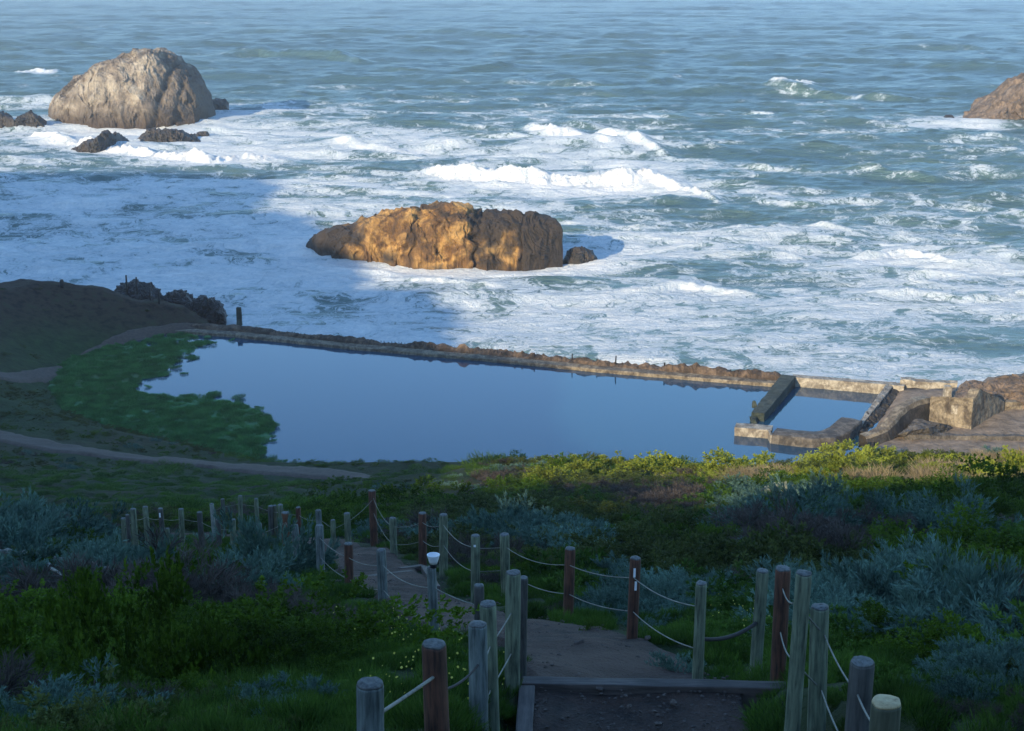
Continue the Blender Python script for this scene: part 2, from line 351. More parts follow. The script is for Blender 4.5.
# perspective-friendly grid: finer near the viewpoint
def TG(nr=430, nc=400):
    t = np.linspace(0, 1, nr); Y = -14+ (np.exp(t*3.1)-1)/(math.exp(3.1)-1)*236
    s = np.linspace(-.66, .66, nc); X = s[None, :]*(Y[:, None]+24)*1.0
    return X, np.repeat(Y[:, None], nc, 1)
X, Y = TG(); Z = T(X, Y)
U, Vv, _ = proj(X, Y, Z)
head = sm(160, 172, Y)*sm(-8, -30, X)
right = sm(120, 140, Y)*sm(10, 35, X)
def terrain_mat():
    m, ns, ls, b = newmat('hillside_soil')
    g = N(ns, 'ShaderNodeNewGeometry')
    def nz(s, d=7, r=.65):
        n = N(ns, 'ShaderNodeTexNoise'); n.inputs['Scale'].default_value = s; n.inputs['Detail'].default_value = d; n.inputs['Roughness'].default_value = r; ls.new(g.outputs['Position'], n.inputs['Vector']); return n.outputs[0]
    n1, n2, n3 = nz(.09), nz(.8), nz(5)
    r = ramp(ns, [(.35, (.008, .022, .004)), (.5, (.017, .032, .007)), (.62, (.032, .032, .014)), (.75, (.014, .032, .006))]); ls.new(n1, r.inputs[0])
    r2 = ramp(ns, [(.35, (.018, .012, .008)), (.5, (.044, .028, .018)), (.65, (.028, .030, .014))]); ls.new(n2, r2.inputs[0])
    a = N(ns, 'ShaderNodeAttribute', attribute_name='head')
    c = mixc(ns, ls, a.outputs['Fac'], r.outputs[0], r2.outputs[0])
    a3 = N(ns, 'ShaderNodeAttribute', attribute_name='right')
    c = mixc(ns, ls, a3.outputs['Fac'], c, (.24, .185, .135))
    a4 = N(ns, 'ShaderNodeAttribute', attribute_name='green')
    c = mixc(ns, ls, a4.outputs['Fac'], c, (.022, .045, .012))
    mr = N(ns, 'ShaderNodeMapRange'); ls.new(n2, mr.inputs[0]); mr.inputs[1].default_value = .3; mr.inputs[2].default_value = .7; mr.inputs[3].default_value = .55; mr.inputs[4].default_value = 1.4
    mu = N(ns, 'ShaderNodeVectorMath', operation='SCALE'); ls.new(c, mu.inputs[0]); ls.new(mr.outputs[0], mu.inputs['Scale'])
    ls.new(mu.outputs[0], b.inputs['Base Color']); b.inputs['Roughness'].default_value = .95; b.inputs['Specular IOR Level'].default_value = .2
    bp = N(ns, 'ShaderNodeBump'); bp.inputs['Strength'].default_value = .8; bp.inputs['Distance'].default_value = .4
    ls.new(math_n(ns, ls, 'ADD', n2, math_n(ns, ls, 'MULTIPLY', n3, .3)), bp.inputs['Height']); ls.new(bp.outputs[0], b.inputs['Normal'])
    return m
green = sm(150, 158, Y)*0
green = np.clip(np.exp(-(((U-60)/90)**2+((Vv-350)/28)**2))+np.exp(-(((U-60)/160)**2+((Vv-400)/28)**2)), 0, 1)*(Y > 120)
land = mesh_np('hillside', np.stack([X, Y, Z], -1).reshape(-1, 3), grid_faces(*X.shape), terrain_mat(), attrs={'head': head, 'right': right, 'green': green})
tag(land, kind='structure')
# fast lookup of the built surface
def G(x, y): return T(x, y)
def hit(u, v, lo=4.0, hi=205.0):
    """where the sight line of a photograph point first meets the hillside"""
    ys = lo*(hi/lo)**np.linspace(0, 1, 260); dx, dy, dz = ray(u, v)
    x = dx/dy*ys; z = CZ+dz/dy*ys; d = z-T(x, ys); k = np.argmax(d < 0)
    if d[k] >= 0: k = len(ys)-1
    if k > 0:
        f = d[k-1]/(d[k-1]-d[k]+1e-9); y = ys[k-1]+f*(ys[k]-ys[k-1])
    else: y = ys[0]
    return np.array([dx/dy*y, y, CZ+dz/dy*y])

# the bluff behind and to the left of the viewpoint, which keeps the low sun off the slope
HP = np.array([(-460, 95), (-306, 91), (-249, 103), (-215, 92), (-166, 81.5), (-140, 78.5), (-127, 73), (-112, 69.5), (-100, 68.5), (-83, 62), (-66, 61.3), (-58, 60.6), (-52, 60.0), (-46, 60.8), (-38, 61.8), (-32, 64.2), (-27, 64.8), (-21, 64.6), (-15, 68), (-6, 71.5), (0, 75), (60, 78), (200, 80)], float)
a_ = np.linspace(-260, -12, 90); p_ = np.linspace(-460, 200, 420); A_, P_ = np.meshgrid(a_, p_)
Hh = np.interp(P_, HP[:, 0], HP[:, 1])+fbm(P_*.06, 0*P_+2, o=4, seed=21)*(1.6+2.6*sm(-95, -120, P_))+noise(P_*.5, 0*P_, seed=4)*.5
fr = np.where(A_ > -60, 1-sm(-60, -12, A_)**1.0, 1-.55*sm(-60, -260, A_))
Zb = -6+(Hh+6)*fr+fbm(A_*.08, P_*.08, o=4, seed=30)*3.0*(1-np.exp(-((A_+60)/14)**2))
XB = .57*A_+.82*P_; YB = .82*A_-.57*P_
bl = mesh_np('bluff', np.stack([XB, YB, Zb], -1).reshape(-1, 3), grid_faces(*A_.shape), land.data.materials[0], attrs={'head': A_*0, 'right': A_*0, 'green': A_*0+.5}); tag(bl, kind='structure')

# ------------------------------------------------------------------ sea
SEA = -1.5
def sea_y(v): return atz(512, v, SEA)[1]
nr, nc = 1150, 760
vv = np.concatenate([np.linspace(430, 2, nr-60), 2-46.5*(1-np.exp(-np.linspace(.03, 7.0, 60)))])
yy = np.array([ (CZ-SEA)*(ct-(v-CV)/F*st)/(st+(v-CV)/F*ct) for v in vv]); yy[-1] = max(yy[-1], 30000)
uu = np.linspace(-190, 1214, nc)
depth = yy*ct+(CZ-SEA)*st
XS = (uu[None, :]-CU)/F*depth[:, None]; YS = np.repeat(yy[:, None], nc, 1); ZS = np.zeros_like(XS)
US, VS, _ = proj(XS, YS, 0*YS+SEA)
fade = 1/(1+(YS/2500)**2)
shel = sm(195, 260, YS)
for i in range(34):
    L = 2.6*1.11**i; ang = rng.normal(0, .42); k = 2*math.pi/L
    ph = rng.uniform(0, 6.28); kx, ky = k*math.sin(ang), k*math.cos(ang)
    amp = .0165*L**.95*rng.uniform(.6, 1.3)
    mod = .55+.45*noise(XS/(L*5)+i*3.1, YS/(L*4), seed=i)
    wv = np.sin(kx*XS+ky*YS+ph+1.6*noise(XS/(L*3), YS/(L*3), seed=50+i))
    cell = np.maximum(np.gradient(yy)[:, None], 1e-3)
    aa = np.clip(L/(2.6*np.abs(cell)), 0, 1)
    ZS += (1-np.abs(wv)*1.25)*amp*mod*fade*aa*(.5+.5*shel)
# long swells further out
for (L, amp, ph, an) in ((58, .75, .3, .05), (83, .75, 2.0, -.08), (37, .42, 1.1, .12)):
    ZS += amp*np.sin(2*math.pi/L*(YS*math.cos(an)+XS*math.sin(an)+6*noise(XS/90, YS/90, seed=9))+ph)*sm(230, 420, YS)/(1+(YS/3000)**2)
foam = np.zeros_like(XS)
foam += .37*sm(430, 230, YS)+.24*fbm(XS/9, YS/5, o=4, seed=73)+.30*np.exp(-((YS-420)/120)**2)-.12
foam += .12*sm(30, -90, XS)*sm(420, 330, YS)
foam -= .30*sm(20, 70, XS)*sm(250, 330, YS)*sm(700, 400, YS)
foam -= .30*sm(430, 700, YS)
foam += .50*fbm(XS/34, YS/18, o=4, seed=71)
def blob(u, v, ru, rv, a):
    global foam; foam = foam+a*np.exp(-(((US-u)/ru)**2+((VS-v)/rv)**2))
for b in [(140, 128, 110, 9, .35), (190, 150, 100, 10, .5), (40, 145, 50, 10, .3), (320, 130, 90, 10, .22), (560, 150, 60, 10, .25), (620, 165, 90, 10, .25), (850, 130, 90, 8, .25), (430, 110, 60, 8, .12), (960, 122, 50, 6, .45),
          (450, 280, 110, 12, .35), (300, 235, 20, 20, .5), (640, 262, 60, 12, .3), (250, 120, 60, 8, .2), (800, 95, 60, 5, .25), (560, 195, 110, 8, .2), (20, 108, 40, 6, .25), (820, 330, 220, 30, .06)]: blob(*b)
for b in [(300, 256, 26, 9, .6), (360, 272, 40, 5, .5), (430, 278, 60, 5, .6), (530, 279, 50, 6, .6), (590, 272, 30, 7, .5), (120, 132, 80, 5, .5), (985, 127, 40, 4, .5)]: blob(*b)
# breaking crests: photograph line of the crest, height in metres, foam
def crest(pts, h, fm, wd=7.0, back=2.2):
    global ZS, foam
    W = np.array([atz(u, v, SEA)[:2] for u, v in pts]); o = np.argsort(W[:, 0]); W = W[o]
    yc = np.interp(XS, W[:, 0], W[:, 1])+(1.8*fbm(XS/7, 0*XS, o=3, seed=int(pts[0][0])) if wd < 9 else .35*wd*fbm(XS/(wd*4), 0*XS, o=2, seed=int(pts[0][0])))
    L = W[-1, 0]-W[0, 0]; e = L*.16+1
    win = sm(W[0, 0]-e, W[0, 0]+e, XS)*sm(W[-1, 0]+e, W[-1, 0]-e, XS)
    d = YS-yc                                                     # shoreward face is the steep one
    prof = np.where(d < 0, np.exp(-(d/(wd*.38))**2), np.exp(-(d/(wd*back*.6))**2))
    ZS = ZS+h*win*prof*(.72+.45*noise(XS/(5 if wd < 9 else wd*2.5), YS*0, seed=3))
    f = np.where(d < 0, np.exp(-((d+wd*.3)/(wd*.55))**2), np.exp(-(d/(wd*.25))**2))
    foam = foam+fm*win*(f*(.75+.9*fbm(XS/3, YS/3, o=3, seed=13))+.28*np.exp(-((d+wd*1.2)/(wd*1.1))**2)+.25*np.exp(-((d-wd)/(wd*1.2))**2))
    ZS = ZS+win*f*max(fm, 0)*(1.1*np.abs(fbm(XS/2.4, YS/3.0, o=4, seed=23, g=.6))+.45*np.abs(noise(XS/.95, YS/1.4, seed=27)))
crest([(430, 180), (480, 184), (540, 188), (600, 189), (655, 187)], 2.4, 1.5, 6)
crest([(640, 186), (690, 196), (715, 208)], 1.6, .6, 5)
crest([(20, 76), (60, 76)], 2.0, 1.3, 7)
crest([(768, 90), (812, 92)], 3.0, 1.6, 7)
crest([(525, 132), (580, 136)], 2.4, 1.3, 6)
crest([(575, 140), (640, 150), (670, 158)], 1.8, .5, 7)
crest([(60, 147), (110, 154), (170, 162), (220, 165), (272, 162)], 2.0, 1.5, 5)
crest([(200, 60), (260, 58), (330, 62), (360, 66)], 4.2, .10, 13)
crest([(0, 52), (40, 54)], 2, -.1, 12)
crest([(560, 62), (700, 60), (860, 70), (1024, 74)], 3.6, -.25, 16)
crest([(700, 34), (860, 36), (980, 42)], 3.2, -.2, 24)
crest([(250, 34), (420, 36), (560, 42)], 3.0, -.2, 22)
crest([(680, 96), (760, 92), (850, 100), (940, 106)], 2.6, .12, 9)
crest([(760, 207), (830, 212)], 1.3, .35, 4)
crest([(860, 266), (905, 262), (950, 272)], 1.6, .5, 3.5)
crest([(470, 144), (530, 146), (620, 152)], 1.3, .2, 6)
crest([(840, 212), (930, 214), (1024, 222)], 1.2, .1, 5)
crest([(880, 140), (960, 144), (1024, 146)], 1.3, .1, 7)
crest([(290, 98), (400, 104), (500, 108)], 1.3, .05, 8)
crest([(30, 140), (60, 146)], 1.2, 1.0, 4)
crest([(700, 262), (760, 258), (800, 262)], .8, .15, 3)
crest([(350, 282), (430, 288), (500, 296)], .6, .25, 3)
crest([(260, 262), (320, 272), (360, 278)], .7, .1, 3)
crest([(600, 300), (680, 292), (760, 300)], .9, .35, 3)
crest([(720, 236), (780, 230), (850, 238)], 1.0, .40, 3.5)
crest([(880, 300), (960, 306), (1040, 300)], .8, .3, 3)
crest([(560, 225), (620, 232), (680, 228)], .9, .4, 3)
crest([(860, 180), (930, 184), (990, 180)], 1.2, .3, 5)
crest([(700, 170), (760, 174), (810, 178)], 1.2, .35, 5)
crest([(640, 118), (720, 116), (800, 122)], 1.4, .3, 6)
crest([(330, 150), (400, 156), (470, 152)], 1.2, .45, 5)
crest([(60, 210), (150, 206), (240, 214)], .9, .3, 4)
crest([(100, 250), (180, 256), (270, 250)], .8, .3, 3.5)
crest([(500, 84), (600, 86), (680, 82)], 1.8, .2, 8)
crest([(880, 52), (960, 50), (1024, 54)], 2.4, .1, 14)
crest([(380, 72), (450, 74), (520, 70)], 1.8, .15, 10)
ZS = ZS*sm(-2, 10, YS-coast(XS))+SEA
foam = foam+.35*sm(7, 0, YS-coast(XS))
def sea_mat():
    m, ns, ls, b = newmat('sea_water')
    g = N(ns, 'ShaderNodeNewGeometry'); pos = g.outputs['Position']
    def mp(sx, sy, rot=0):
        n = N(ns, 'ShaderNodeMapping'); n.inputs['Scale'].default_value = (sx, sy, .3); n.inputs['Rotation'].default_value = (0, 0, rot); ls.new(pos, n.inputs[0]); return n.outputs[0]
    def nz(vec, s, d=8, r=.6, dist=0):
        n = N(ns, 'ShaderNodeTexNoise'); n.inputs['Scale'].default_value = s; n.inputs['Detail'].default_value = d; n.inputs['Roughness'].default_value = r; n.inputs['Distortion'].default_value = dist; ls.new(vec, n.inputs['Vector']); return n
    wrp = nz(mp(1, 1), .09, 5, .6)
    wv = N(ns, 'ShaderNodeVectorMath', operation='MULTIPLY_ADD'); ls.new(wrp.outputs[1], wv.inputs[0]); wv.inputs[1].default_value = (14, 14, 0); ls.new(mp(.8, 1.0, .12), wv.inputs[2])
    a = nz(wv.outputs[0], .16, 9, .62, .4).outputs[0]
    # lacy filaments: thin ridges of a warped noise
    l1 = nz(wv.outputs[0], .33, 6, .6, 1.2).outputs[0]
    rd = math_n(ns, ls, 'SUBTRACT', 1, math_n(ns, ls, 'MULTIPLY', math_n(ns, ls, 'ABSOLUTE', math_n(ns, ls, 'SUBTRACT', l1, .5)), 9), True)
    l2 = nz(wv.outputs[0], .9, 6, .65, 1.0).outputs[0]
    rd2 = math_n(ns, ls, 'SUBTRACT', 1, math_n(ns, ls, 'MULTIPLY', math_n(ns, ls, 'ABSOLUTE', math_n(ns, ls, 'SUBTRACT', l2, .5)), 8), True)
    fa = N(ns, 'ShaderNodeAttribute', attribute_name='foam')
    s = math_n(ns, ls, 'ADD', math_n(ns, ls, 'MULTIPLY', math_n(ns, ls, 'SUBTRACT', a, .5), 2.0), math_n(ns, ls, 'MULTIPLY', rd, .34))
    s = math_n(ns, ls, 'ADD', s, math_n(ns, ls, 'MULTIPLY', rd2, .24))
    s = math_n(ns, ls, 'ADD', s, fa.outputs['Fac'])
    f = N(ns, 'ShaderNodeMapRange'); f.interpolation_type = 'SMOOTHSTEP'; ls.new(s, f.inputs[0]); f.inputs[1].default_value = .38; f.inputs[2].default_value = .72
    n4 = nz(mp(1, 1), 1.1, 6, .7)
    fr_ = N(ns, 'ShaderNodeMapRange'); ls.new(s, fr_.inputs[0]); fr_.inputs[1].default_value = .45; fr_.inputs[2].default_value = 1.7
    fc = mixc(ns, ls, math_n(ns, ls, 'ADD', fr_.outputs[0], math_n(ns, ls, 'MULTIPLY', math_n(ns, ls, 'SUBTRACT', n4.outputs[0], .5), 1.2), True), (.47, .54, .57), (.82, .81, .77))
    # aerated water is greener than deep water
    fz = N(ns, 'ShaderNodeMapRange'); ls.new(fa.outputs['Fac'], fz.inputs[0]); fz.inputs[1].default_value = -.3; fz.inputs[2].default_value = .9
    wc = mixc(ns, ls, fz.outputs[0], (.060, .115, .118), (.14, .22, .19))
    bp0 = N(ns, 'ShaderNodeBump'); bp0.inputs['Strength'].default_value = .8; bp0.inputs['Distance'].default_value = .9
    rip = math_n(ns, ls, 'ADD', nz(mp(.5, 1.2), .5, 8, .65, .3).outputs[0], math_n(ns, ls, 'MULTIPLY', n4.outputs[0], .25))
    ls.new(rip, bp0.inputs['Height'])
    bpf = N(ns, 'ShaderNodeBump'); bpf.inputs['Strength'].default_value = .9; bpf.inputs['Distance'].default_value = 3.0
    ls.new(nz(mp(.025, .07), 1.0, 7, .7, .4).outputs[0], bpf.inputs['Height']); ls.new(bpf.outputs[0], bp0.inputs['Normal'])
    ls.new(wc, b.inputs['Base Color']); b.inputs['Roughness'].default_value = .30; b.inputs['IOR'].default_value = 1.36
    ls.new(bp0.outputs[0], b.inputs['Normal'])
    b2 = N(ns, 'ShaderNodeBsdfPrincipled'); ls.new(fc, b2.inputs['Base Color']); b2.inputs['Roughness'].default_value = .9; b2.inputs['Specular IOR Level'].default_value = .1
    bp = N(ns, 'ShaderNodeBump'); bp.inputs['Strength'].default_value = .7; bp.inputs['Distance'].default_value = .55
    ls.new(math_n(ns, ls, 'ADD', s, math_n(ns, ls, 'MULTIPLY', n4.outputs[0], .4)), bp.inputs['Height']); ls.new(bp.outputs[0], b2.inputs['Normal'])
    mx = N(ns, 'ShaderNodeMixShader'); ls.new(f.outputs[0], mx.inputs[0]); ls.new(b.outputs[0], mx.inputs[1]); ls.new(b2.outputs[0], mx.inputs[2])
    ls.new(mx.outputs[0], ns['Material Output'].inputs[0])
    return m
sea = mesh_np('sea', np.stack([XS, YS, ZS], -1).reshape(-1, 3), grid_faces(nr, nc), sea_mat(), attrs={'foam': foam}); tag(sea, kind='structure')

# ------------------------------------------------------------------ pool water
def pool_mat():
    m, ns, ls, b = newmat('still_pool_water')
    b.inputs['Base Color'].default_value = (.012, .055, .098, 1); b.inputs['Roughness'].default_value = .05; b.inputs['IOR'].default_value = 1.34
    g = N(ns, 'ShaderNodeNewGeometry'); n = N(ns, 'ShaderNodeTexNoise'); n.inputs['Scale'].default_value = 1.2; n.inputs['Detail'].default_value = 4; ls.new(g.outputs['Position'], n.inputs['Vector'])
    bp = N(ns, 'ShaderNodeBump'); bp.inputs['Strength'].default_value = .05; bp.inputs['Distance'].default_value = .05; ls.new(n.outputs[0], bp.inputs['Height']); ls.new(bp.outputs[0], b.inputs['Normal'])
    return m
PW = [(WA[0][0]-14, WA[0][1]-2)]+[tuple(a) for a in WA]+[tuple(atz(905, 386, .6)[:2]), (44, 160), (44, 138), (-4, 138), (-64, 138), (-72, 175)]
bm = bmesh.new(); bm.faces.new([bm.verts.new((x, y, 0)) for x, y in PW]); po = bm_obj('pool_water', bm, pool_mat()); tag(po, kind='structure')
if po.data.polygons[0].normal.z < 0: po.data.flip_normals()

# ------------------------------------------------------------------ paths
def ribbon(name, cl, mat, lift=.04, step=.35, uneven=.25, nw=9, lo=4.0):
    P = [hit(u, v, lo) if len(r) == 1 else atz(u, v, r[1]) for (u, v, *r) in cl]
    wd = [r[0] for (_, _, *r) in cl]; P = np.array([p[:2] for p in P])
    s = np.concatenate([[0], np.cumsum(np.hypot(*np.diff(P, axis=0).T))]); q = np.arange(0, s[-1], step)
    # smooth the centre line
    cx, cy, w_ = (np.interp(q, s, a) for a in (P[:, 0], P[:, 1], wd))
    k = max(3, int(s[-1]/len(P)/step*.8)) | 1; ker = np.ones(k)/k
    pad = lambda a: np.convolve(np.pad(a, k//2, mode='edge'), ker, 'valid')
    cx, cy = pad(cx), pad(cy)
    tx, ty = np.gradient(cx), np.gradient(cy); l = np.hypot(tx, ty); nx, ny = -ty/l, tx/l
    t = np.linspace(-1, 1, nw)
    ed = 1+uneven*fbm(q*.6, 0*q, o=3, seed=len(cl))
    RX = cx[:, None]+nx[:, None]*t[None]*(w_*ed)[:, None]/2; RY = cy[:, None]+ny[:, None]*t[None]*(w_*ed)[:, None]/2
    RZ = T(RX, RY)+lift*(1+(lift > .09)*.8)+.04*(1-np.abs(t)**6)[None]-.25*(np.abs(t) > .999)[None]+fbm(RX*2, RY*2, o=3, seed=2)*.03
    o = mesh_np(name, np.stack([RX, RY, RZ], -1).reshape(-1, 3), grid_faces(len(q), nw, True), mat); tag(o, kind='structure')
    return np.stack([cx, cy, w_], -1)
M_trail = soil_mat('trail_dirt', (.050, .035, .026), (.098, .070, .052), 2.5)
M_dirt = soil_mat('stair_dirt', (.022, .012, .008), (.088, .050, .034), 3.5, 1.0, .16, (.10, .060, .042))
tr1 = ribbon('path_lower', [(-150, 418, 4, 4.4), (-60, 428, 4, 4.4), (0, 440, 4.2, 4.4), (60, 455, 4, 4.6), (130, 464, 4, 4.8), (200, 467, 4.2, 4.7), (260, 476, 4.2, 4.9), (320, 484, 3.5, 5.8), (400, 489, 2.8, 8), (450, 491, 2.2, 11)], M_trail, .10, .5, lo=60)
tr2 = ribbon('path_headland', [(-60, 372, 3, 4.4), (0, 362, 3.2, 4.3), (60, 344, 3.4, 3.6), (110, 329, 3.2, 2.2), (160, 323, 2.4, 1.3), (225, 326.5, 1.6, .7)], M_trail, .10, .5, nw=7)
tr3 = ribbon('path_stairs', [(640, 775, 2.1, 43.0), (630, 700, 2.1, 43.0), (588, 657, 2.0, 42.3), (555, 640, 2.1), (500, 632, 1.7), (450, 617, 1.7), (400, 592, 1.8), (368, 565, 1.8), (340, 548, 1.8), (300, 541, 1.6), (240, 537, 1.5), (150, 536, 1.4)], M_dirt, .04, .16, .35)
PATHS = [tr1, tr2, tr3]
# landing made of packed earth held by timbers, with two more steps climbing to the viewpoint
M_timber = wood_mat('weathered_timber', (.045, .035, .030), (.11, .088, .076))
def boxpts(bm, c, sx, sy, sz, rz=0, bev=.01):
    r = bmesh.ops.create_cube(bm, size=1); vs = r['verts']
    bmesh.ops.scale(bm, vec=(sx, sy, sz), verts=vs); 
    es = list({e for v in vs for e in v.link_edges}); rr = bmesh.ops.bevel(bm, geom=es, offset=bev, segments=2, affect='EDGES', profile=.6)
    vs = list({v for f in rr['faces'] for v in f.verts}|{v for v in vs if v.is_valid})
    return vs
def timber(name, a, b, w_, h, label, cat='timber'):
    """a squared timber from a to b (top centre line)"""
    a = Vector(a); b = Vector(b); L = (b-a).length
    bm = bmesh.new(); boxpts(bm, None, w_, h, L, bev=.012)
    bmesh.ops.subdivide_edges(bm, edges=[e for e in bm.edges if e.calc_length() > L*.5], cuts=14)
    for v in bm.verts:
        v.co.x += .006*noise(v.co.z*2, v.co.y*9, seed=3); v.co.y += .008*noise(v.co.z*2.3, v.co.x*9, seed=4)
    o = bm_obj(name, bm, M_timber)
    z = (b-a).normalized(); yv = Vector((0, 0, 1)); yv = (yv-z*yv.dot(z)).normalized(); xv = yv.cross(z)
    o.matrix_world = Matrix((xv, yv, z)).transposed().to_4x4(); o.location = (a+b)/2-yv*h/2
    return tag(o, label, cat)
cl_, cr_ = atz(529, 684, LZ), atz(776, 690, LZ)
def slab(name, x0, x1, y0, y1, z, mat):
    xs = np.linspace(x0, x1, 40); ys = np.linspace(y0, y1, 30); a, b = np.meshgrid(xs, ys)
    a = a+np.where(a > x1-.05, .18*fbm(b*2.1, 0*b, o=3, seed=8), 0)
    zz = z-.02+.05*fbm(a*1.2, b*1.2, o=4, seed=6)-.03*np.exp(-((a-(x0+x1)/2)/.5)**2)
    edge = (b <= ys[0]+1e-6) | (b >= ys[-1]-1e-6) | (a <= x0+1e-6) | (a >= x1-.0)
    zz = np.where(edge, zz-1.0, zz)
    return tag(mesh_np(name, np.stack([a, b, zz], -1).reshape(-1, 3), grid_faces(*a.shape), mat), kind='structure')
slab('path_landing', cl_[0]-.12, 2.03, 9.9, cl_[1]-.02, LZ, M_dirt)
slab('path_step_upper', cl_[0]-.12, 2.0, 8.0, 9.78, LZ+.33, M_dirt)
slab('path_step_top', cl_[0]-.12, 2.0, 5.2, 7.88, LZ+1.15, M_dirt)
timber('step_timber', (cl_[0]-.06, cl_[1]+.05, LZ+.02), (cr_[0]+.1, cr_[1]+.05, LZ+.02), .14, .30, 'long timber across the far edge of the nearest dirt landing')
timber('step_timber', (cl_[0]-.02, cl_[1]-.04, LZ+.015), (cl_[0]-.1, 9.6, LZ+.015), .14, .26, 'timber along the left side of the nearest dirt landing')
h1, h2 = hit(403, 571), hit(421, 569)
timber('step_timber', tuple(hit(400, 572)+(0, 0, .1)), tuple(hit(423, 570)+(0, 0, .12)), .12, .26, 'far edge timber of the lower landing beside the post with the cup')
timber('step_timber', tuple(hit(424, 571)+(0, 0, .12)), tuple(hit(437, 592)+(0, 0, .12)), .12, .26, 'slanting side timber of the lower landing behind the post with the cup')
timber('step_timber', tuple(hit(330, 584)+(0, 0, .08)), tuple(hit(412, 574)+(0, 0, .08)), .12, .2, 'low riser timber across the lower path between the fences')

# ------------------------------------------------------------------ posts, ropes
WD = {'g': wood_mat('grey_post_wood', (.050, .064, .060), (.22, .26, .24)), 'b': wood_mat('red_brown_post_wood', (.040, .018, .010), (.17, .070, .040)),
      'n': wood_mat('green_grey_post_wood', (.055, .070, .045), (.23, .27, .17)), 'd': wood_mat('dark_post_wood', (.035, .036, .032), (.11, .105, .092)),
      'o': wood_mat('orange_brown_post_wood', (.11, .045, .02), (.20, .09, .045)), 'c': wood_mat('olive_post_wood', (.05, .055, .03), (.12, .125, .075)),
      'w': wood_mat('whitish_post_wood', (.20, .22, .19), (.36, .38, .33))}
M_cut = wood_mat('fresh_cut_end_grain', (.38, .29, .15), (.55, .44, .25)); M_end = wood_mat('grey_end_grain', (.06, .064, .06), (.17, .175, .165))
M_white = plain('white_paint', (.75, .77, .78), .5); M_black = plain('black_rope_fibre', (.012, .012, .014), .9)
M_rope = wood_mat('pale_rope_fibre', (.14, .14, .115), (.27, .265, .22))
def lathe(prof, n, cx=0, cy=0):
    """rings (r, z) closed at both ends"""
    V = []; a = np.arange(n)*2*math.pi/n
    for r, z in prof: V += [(cx+r*c, cy+r*s, z) for c, s in zip(np.cos(a), np.sin(a))]
    V = np.array(V); Fq = []
    for k in range(len(prof)-1):
        for j in range(n):
            Fq.append((k*n+j, k*n+(j+1) % n, (k+1)*n+(j+1) % n, (k+1)*n+j))
    return V, Fq
def closed(name, prof, n, mat, parent=None, warp=None, smooth=True):
    V, Fq = lathe(prof, n)
    if warp is not None: V = warp(V)
    me = bpy.data.meshes.new(name); top = tuple(range(len(V)-n, len(V))); bot = tuple(range(n))[::-1]
    me.from_pydata([tuple(v) for v in V], [], [tuple(f) for f in Fq]+[top, bot]); me.materials.append(mat)
    for p in me.polygons: p.use_smooth = smooth and len(p.vertices) == 4
    me.update(); return link(bpy.data.objects.new(name, me), parent)
PINFO = []
for i, p in enumerate(POSTS):
    u, vt, vb, dia, wd, yg, lab = p; y = post_y(p)
    top = aty(u, vt, y); g = float(T(top[0], y)); 
    dep = y*ct+(CZ-top[2])*st; r = dia/F*dep/2*1.02; h = max(top[2]-g, .45)
    root = empty('fence_post', (top[0], y, top[2]-h)); tag(root, lab, 'post', 'wooden posts of the rope fence')
    root.rotation_euler = (random.uniform(-.028, .028), random.uniform(-.022, .022), random.uniform(0, 6))
    n = 26 if dia > 8 else 14; sd = i*5.3
    def warp(V, r=r, sd=sd, h=h):
        a = np.arctan2(V[:, 1], V[:, 0]); k = 1+.035*noise(np.cos(a)*1.5+sd, np.sin(a)*1.5, V[:, 2]*1.4, seed=5)+.02*noise(a*5+sd, V[:, 2]*.6)
        V = V.copy(); V[:, 0] *= k; V[:, 1] *= k; V[:, 2] += .006*noise(V[:, 0]*30+sd, V[:, 1]*30)*(V[:, 2] > h-.03); return V
    closed('shaft', [(r*1.02, -.35), (r*1.03, 0)]+[(r*(1.02-.04*t), h*t) for t in (.15, .3, .45, .6, .75, .9)]+[(r*.985, h-.022), (r*.95, h-.008)], n, WD[wd], root, warp)
    closed('end_grain', [(r*.952, h-.0085), (r*.90, h+.003), (r*.45, h+.005)], n, M_cut if wd == 'c' and dia > 20 else M_end, root, warp)
    PINFO.append((root, top, r, h))
    if u in (161, 475, 633.7):
        sz = (.013, .055) if 'streak' in lab else ((.02, .02) if 'dot' in lab else (.02, .06))
        bm = bmesh.new()
        for k in range(2 if 'streak' in lab else 1):
            vs = boxpts(bm, None, sz[0]*2, .006, sz[1]*2, bev=.002)
            bmesh.ops.translate(bm, verts=vs, vec=(-.01 + .02*k, -r-.002, h-.16-.16*k))
        o = bm_obj('paint_mark', bm, M_white, root); o.rotation_euler = (0, 0, -root.rotation_euler.z)
def post(u, vt):
    j = min(range(len(POSTS)), key=lambda k: abs(POSTS[k][0]-u)+abs(POSTS[k][1]-vt)); return PINFO[j]
def tube(bmv, pts, r, n=6):
    pts = [Vector(p) for p in pts]; V = []; Fq = []
    for k, p in enumerate(pts):
        t = (pts[min(k+1, len(pts)-1)]-pts[max(k-1, 0)]).normalized(); s = t.cross(Vector((0, 0, 1)))
        s = s.normalized() if s.length > 1e-4 else Vector((1, 0, 0)); q = s.cross(t)
        rr = r[k] if hasattr(r, '__len__') else r
        V += [p+s*math.cos(a)*rr+q*math.sin(a)*rr for a in np.arange(n)*2*math.pi/n]
    for k in range(len(pts)-1):
        for j in range(n): Fq.append((k*n+j, k*n+(j+1) % n, (k+1)*n+(j+1) % n, (k+1)*n+j))
    b0 = len(bmv[0]); bmv[0] += [tuple(v) for v in V]; bmv[1] += [tuple(b0+i for i in f) for f in Fq]
    bmv[1].append(tuple(b0+i for i in range(n))[::-1]); bmv[1].append(tuple(b0+len(V)-n+i for i in range(n)))
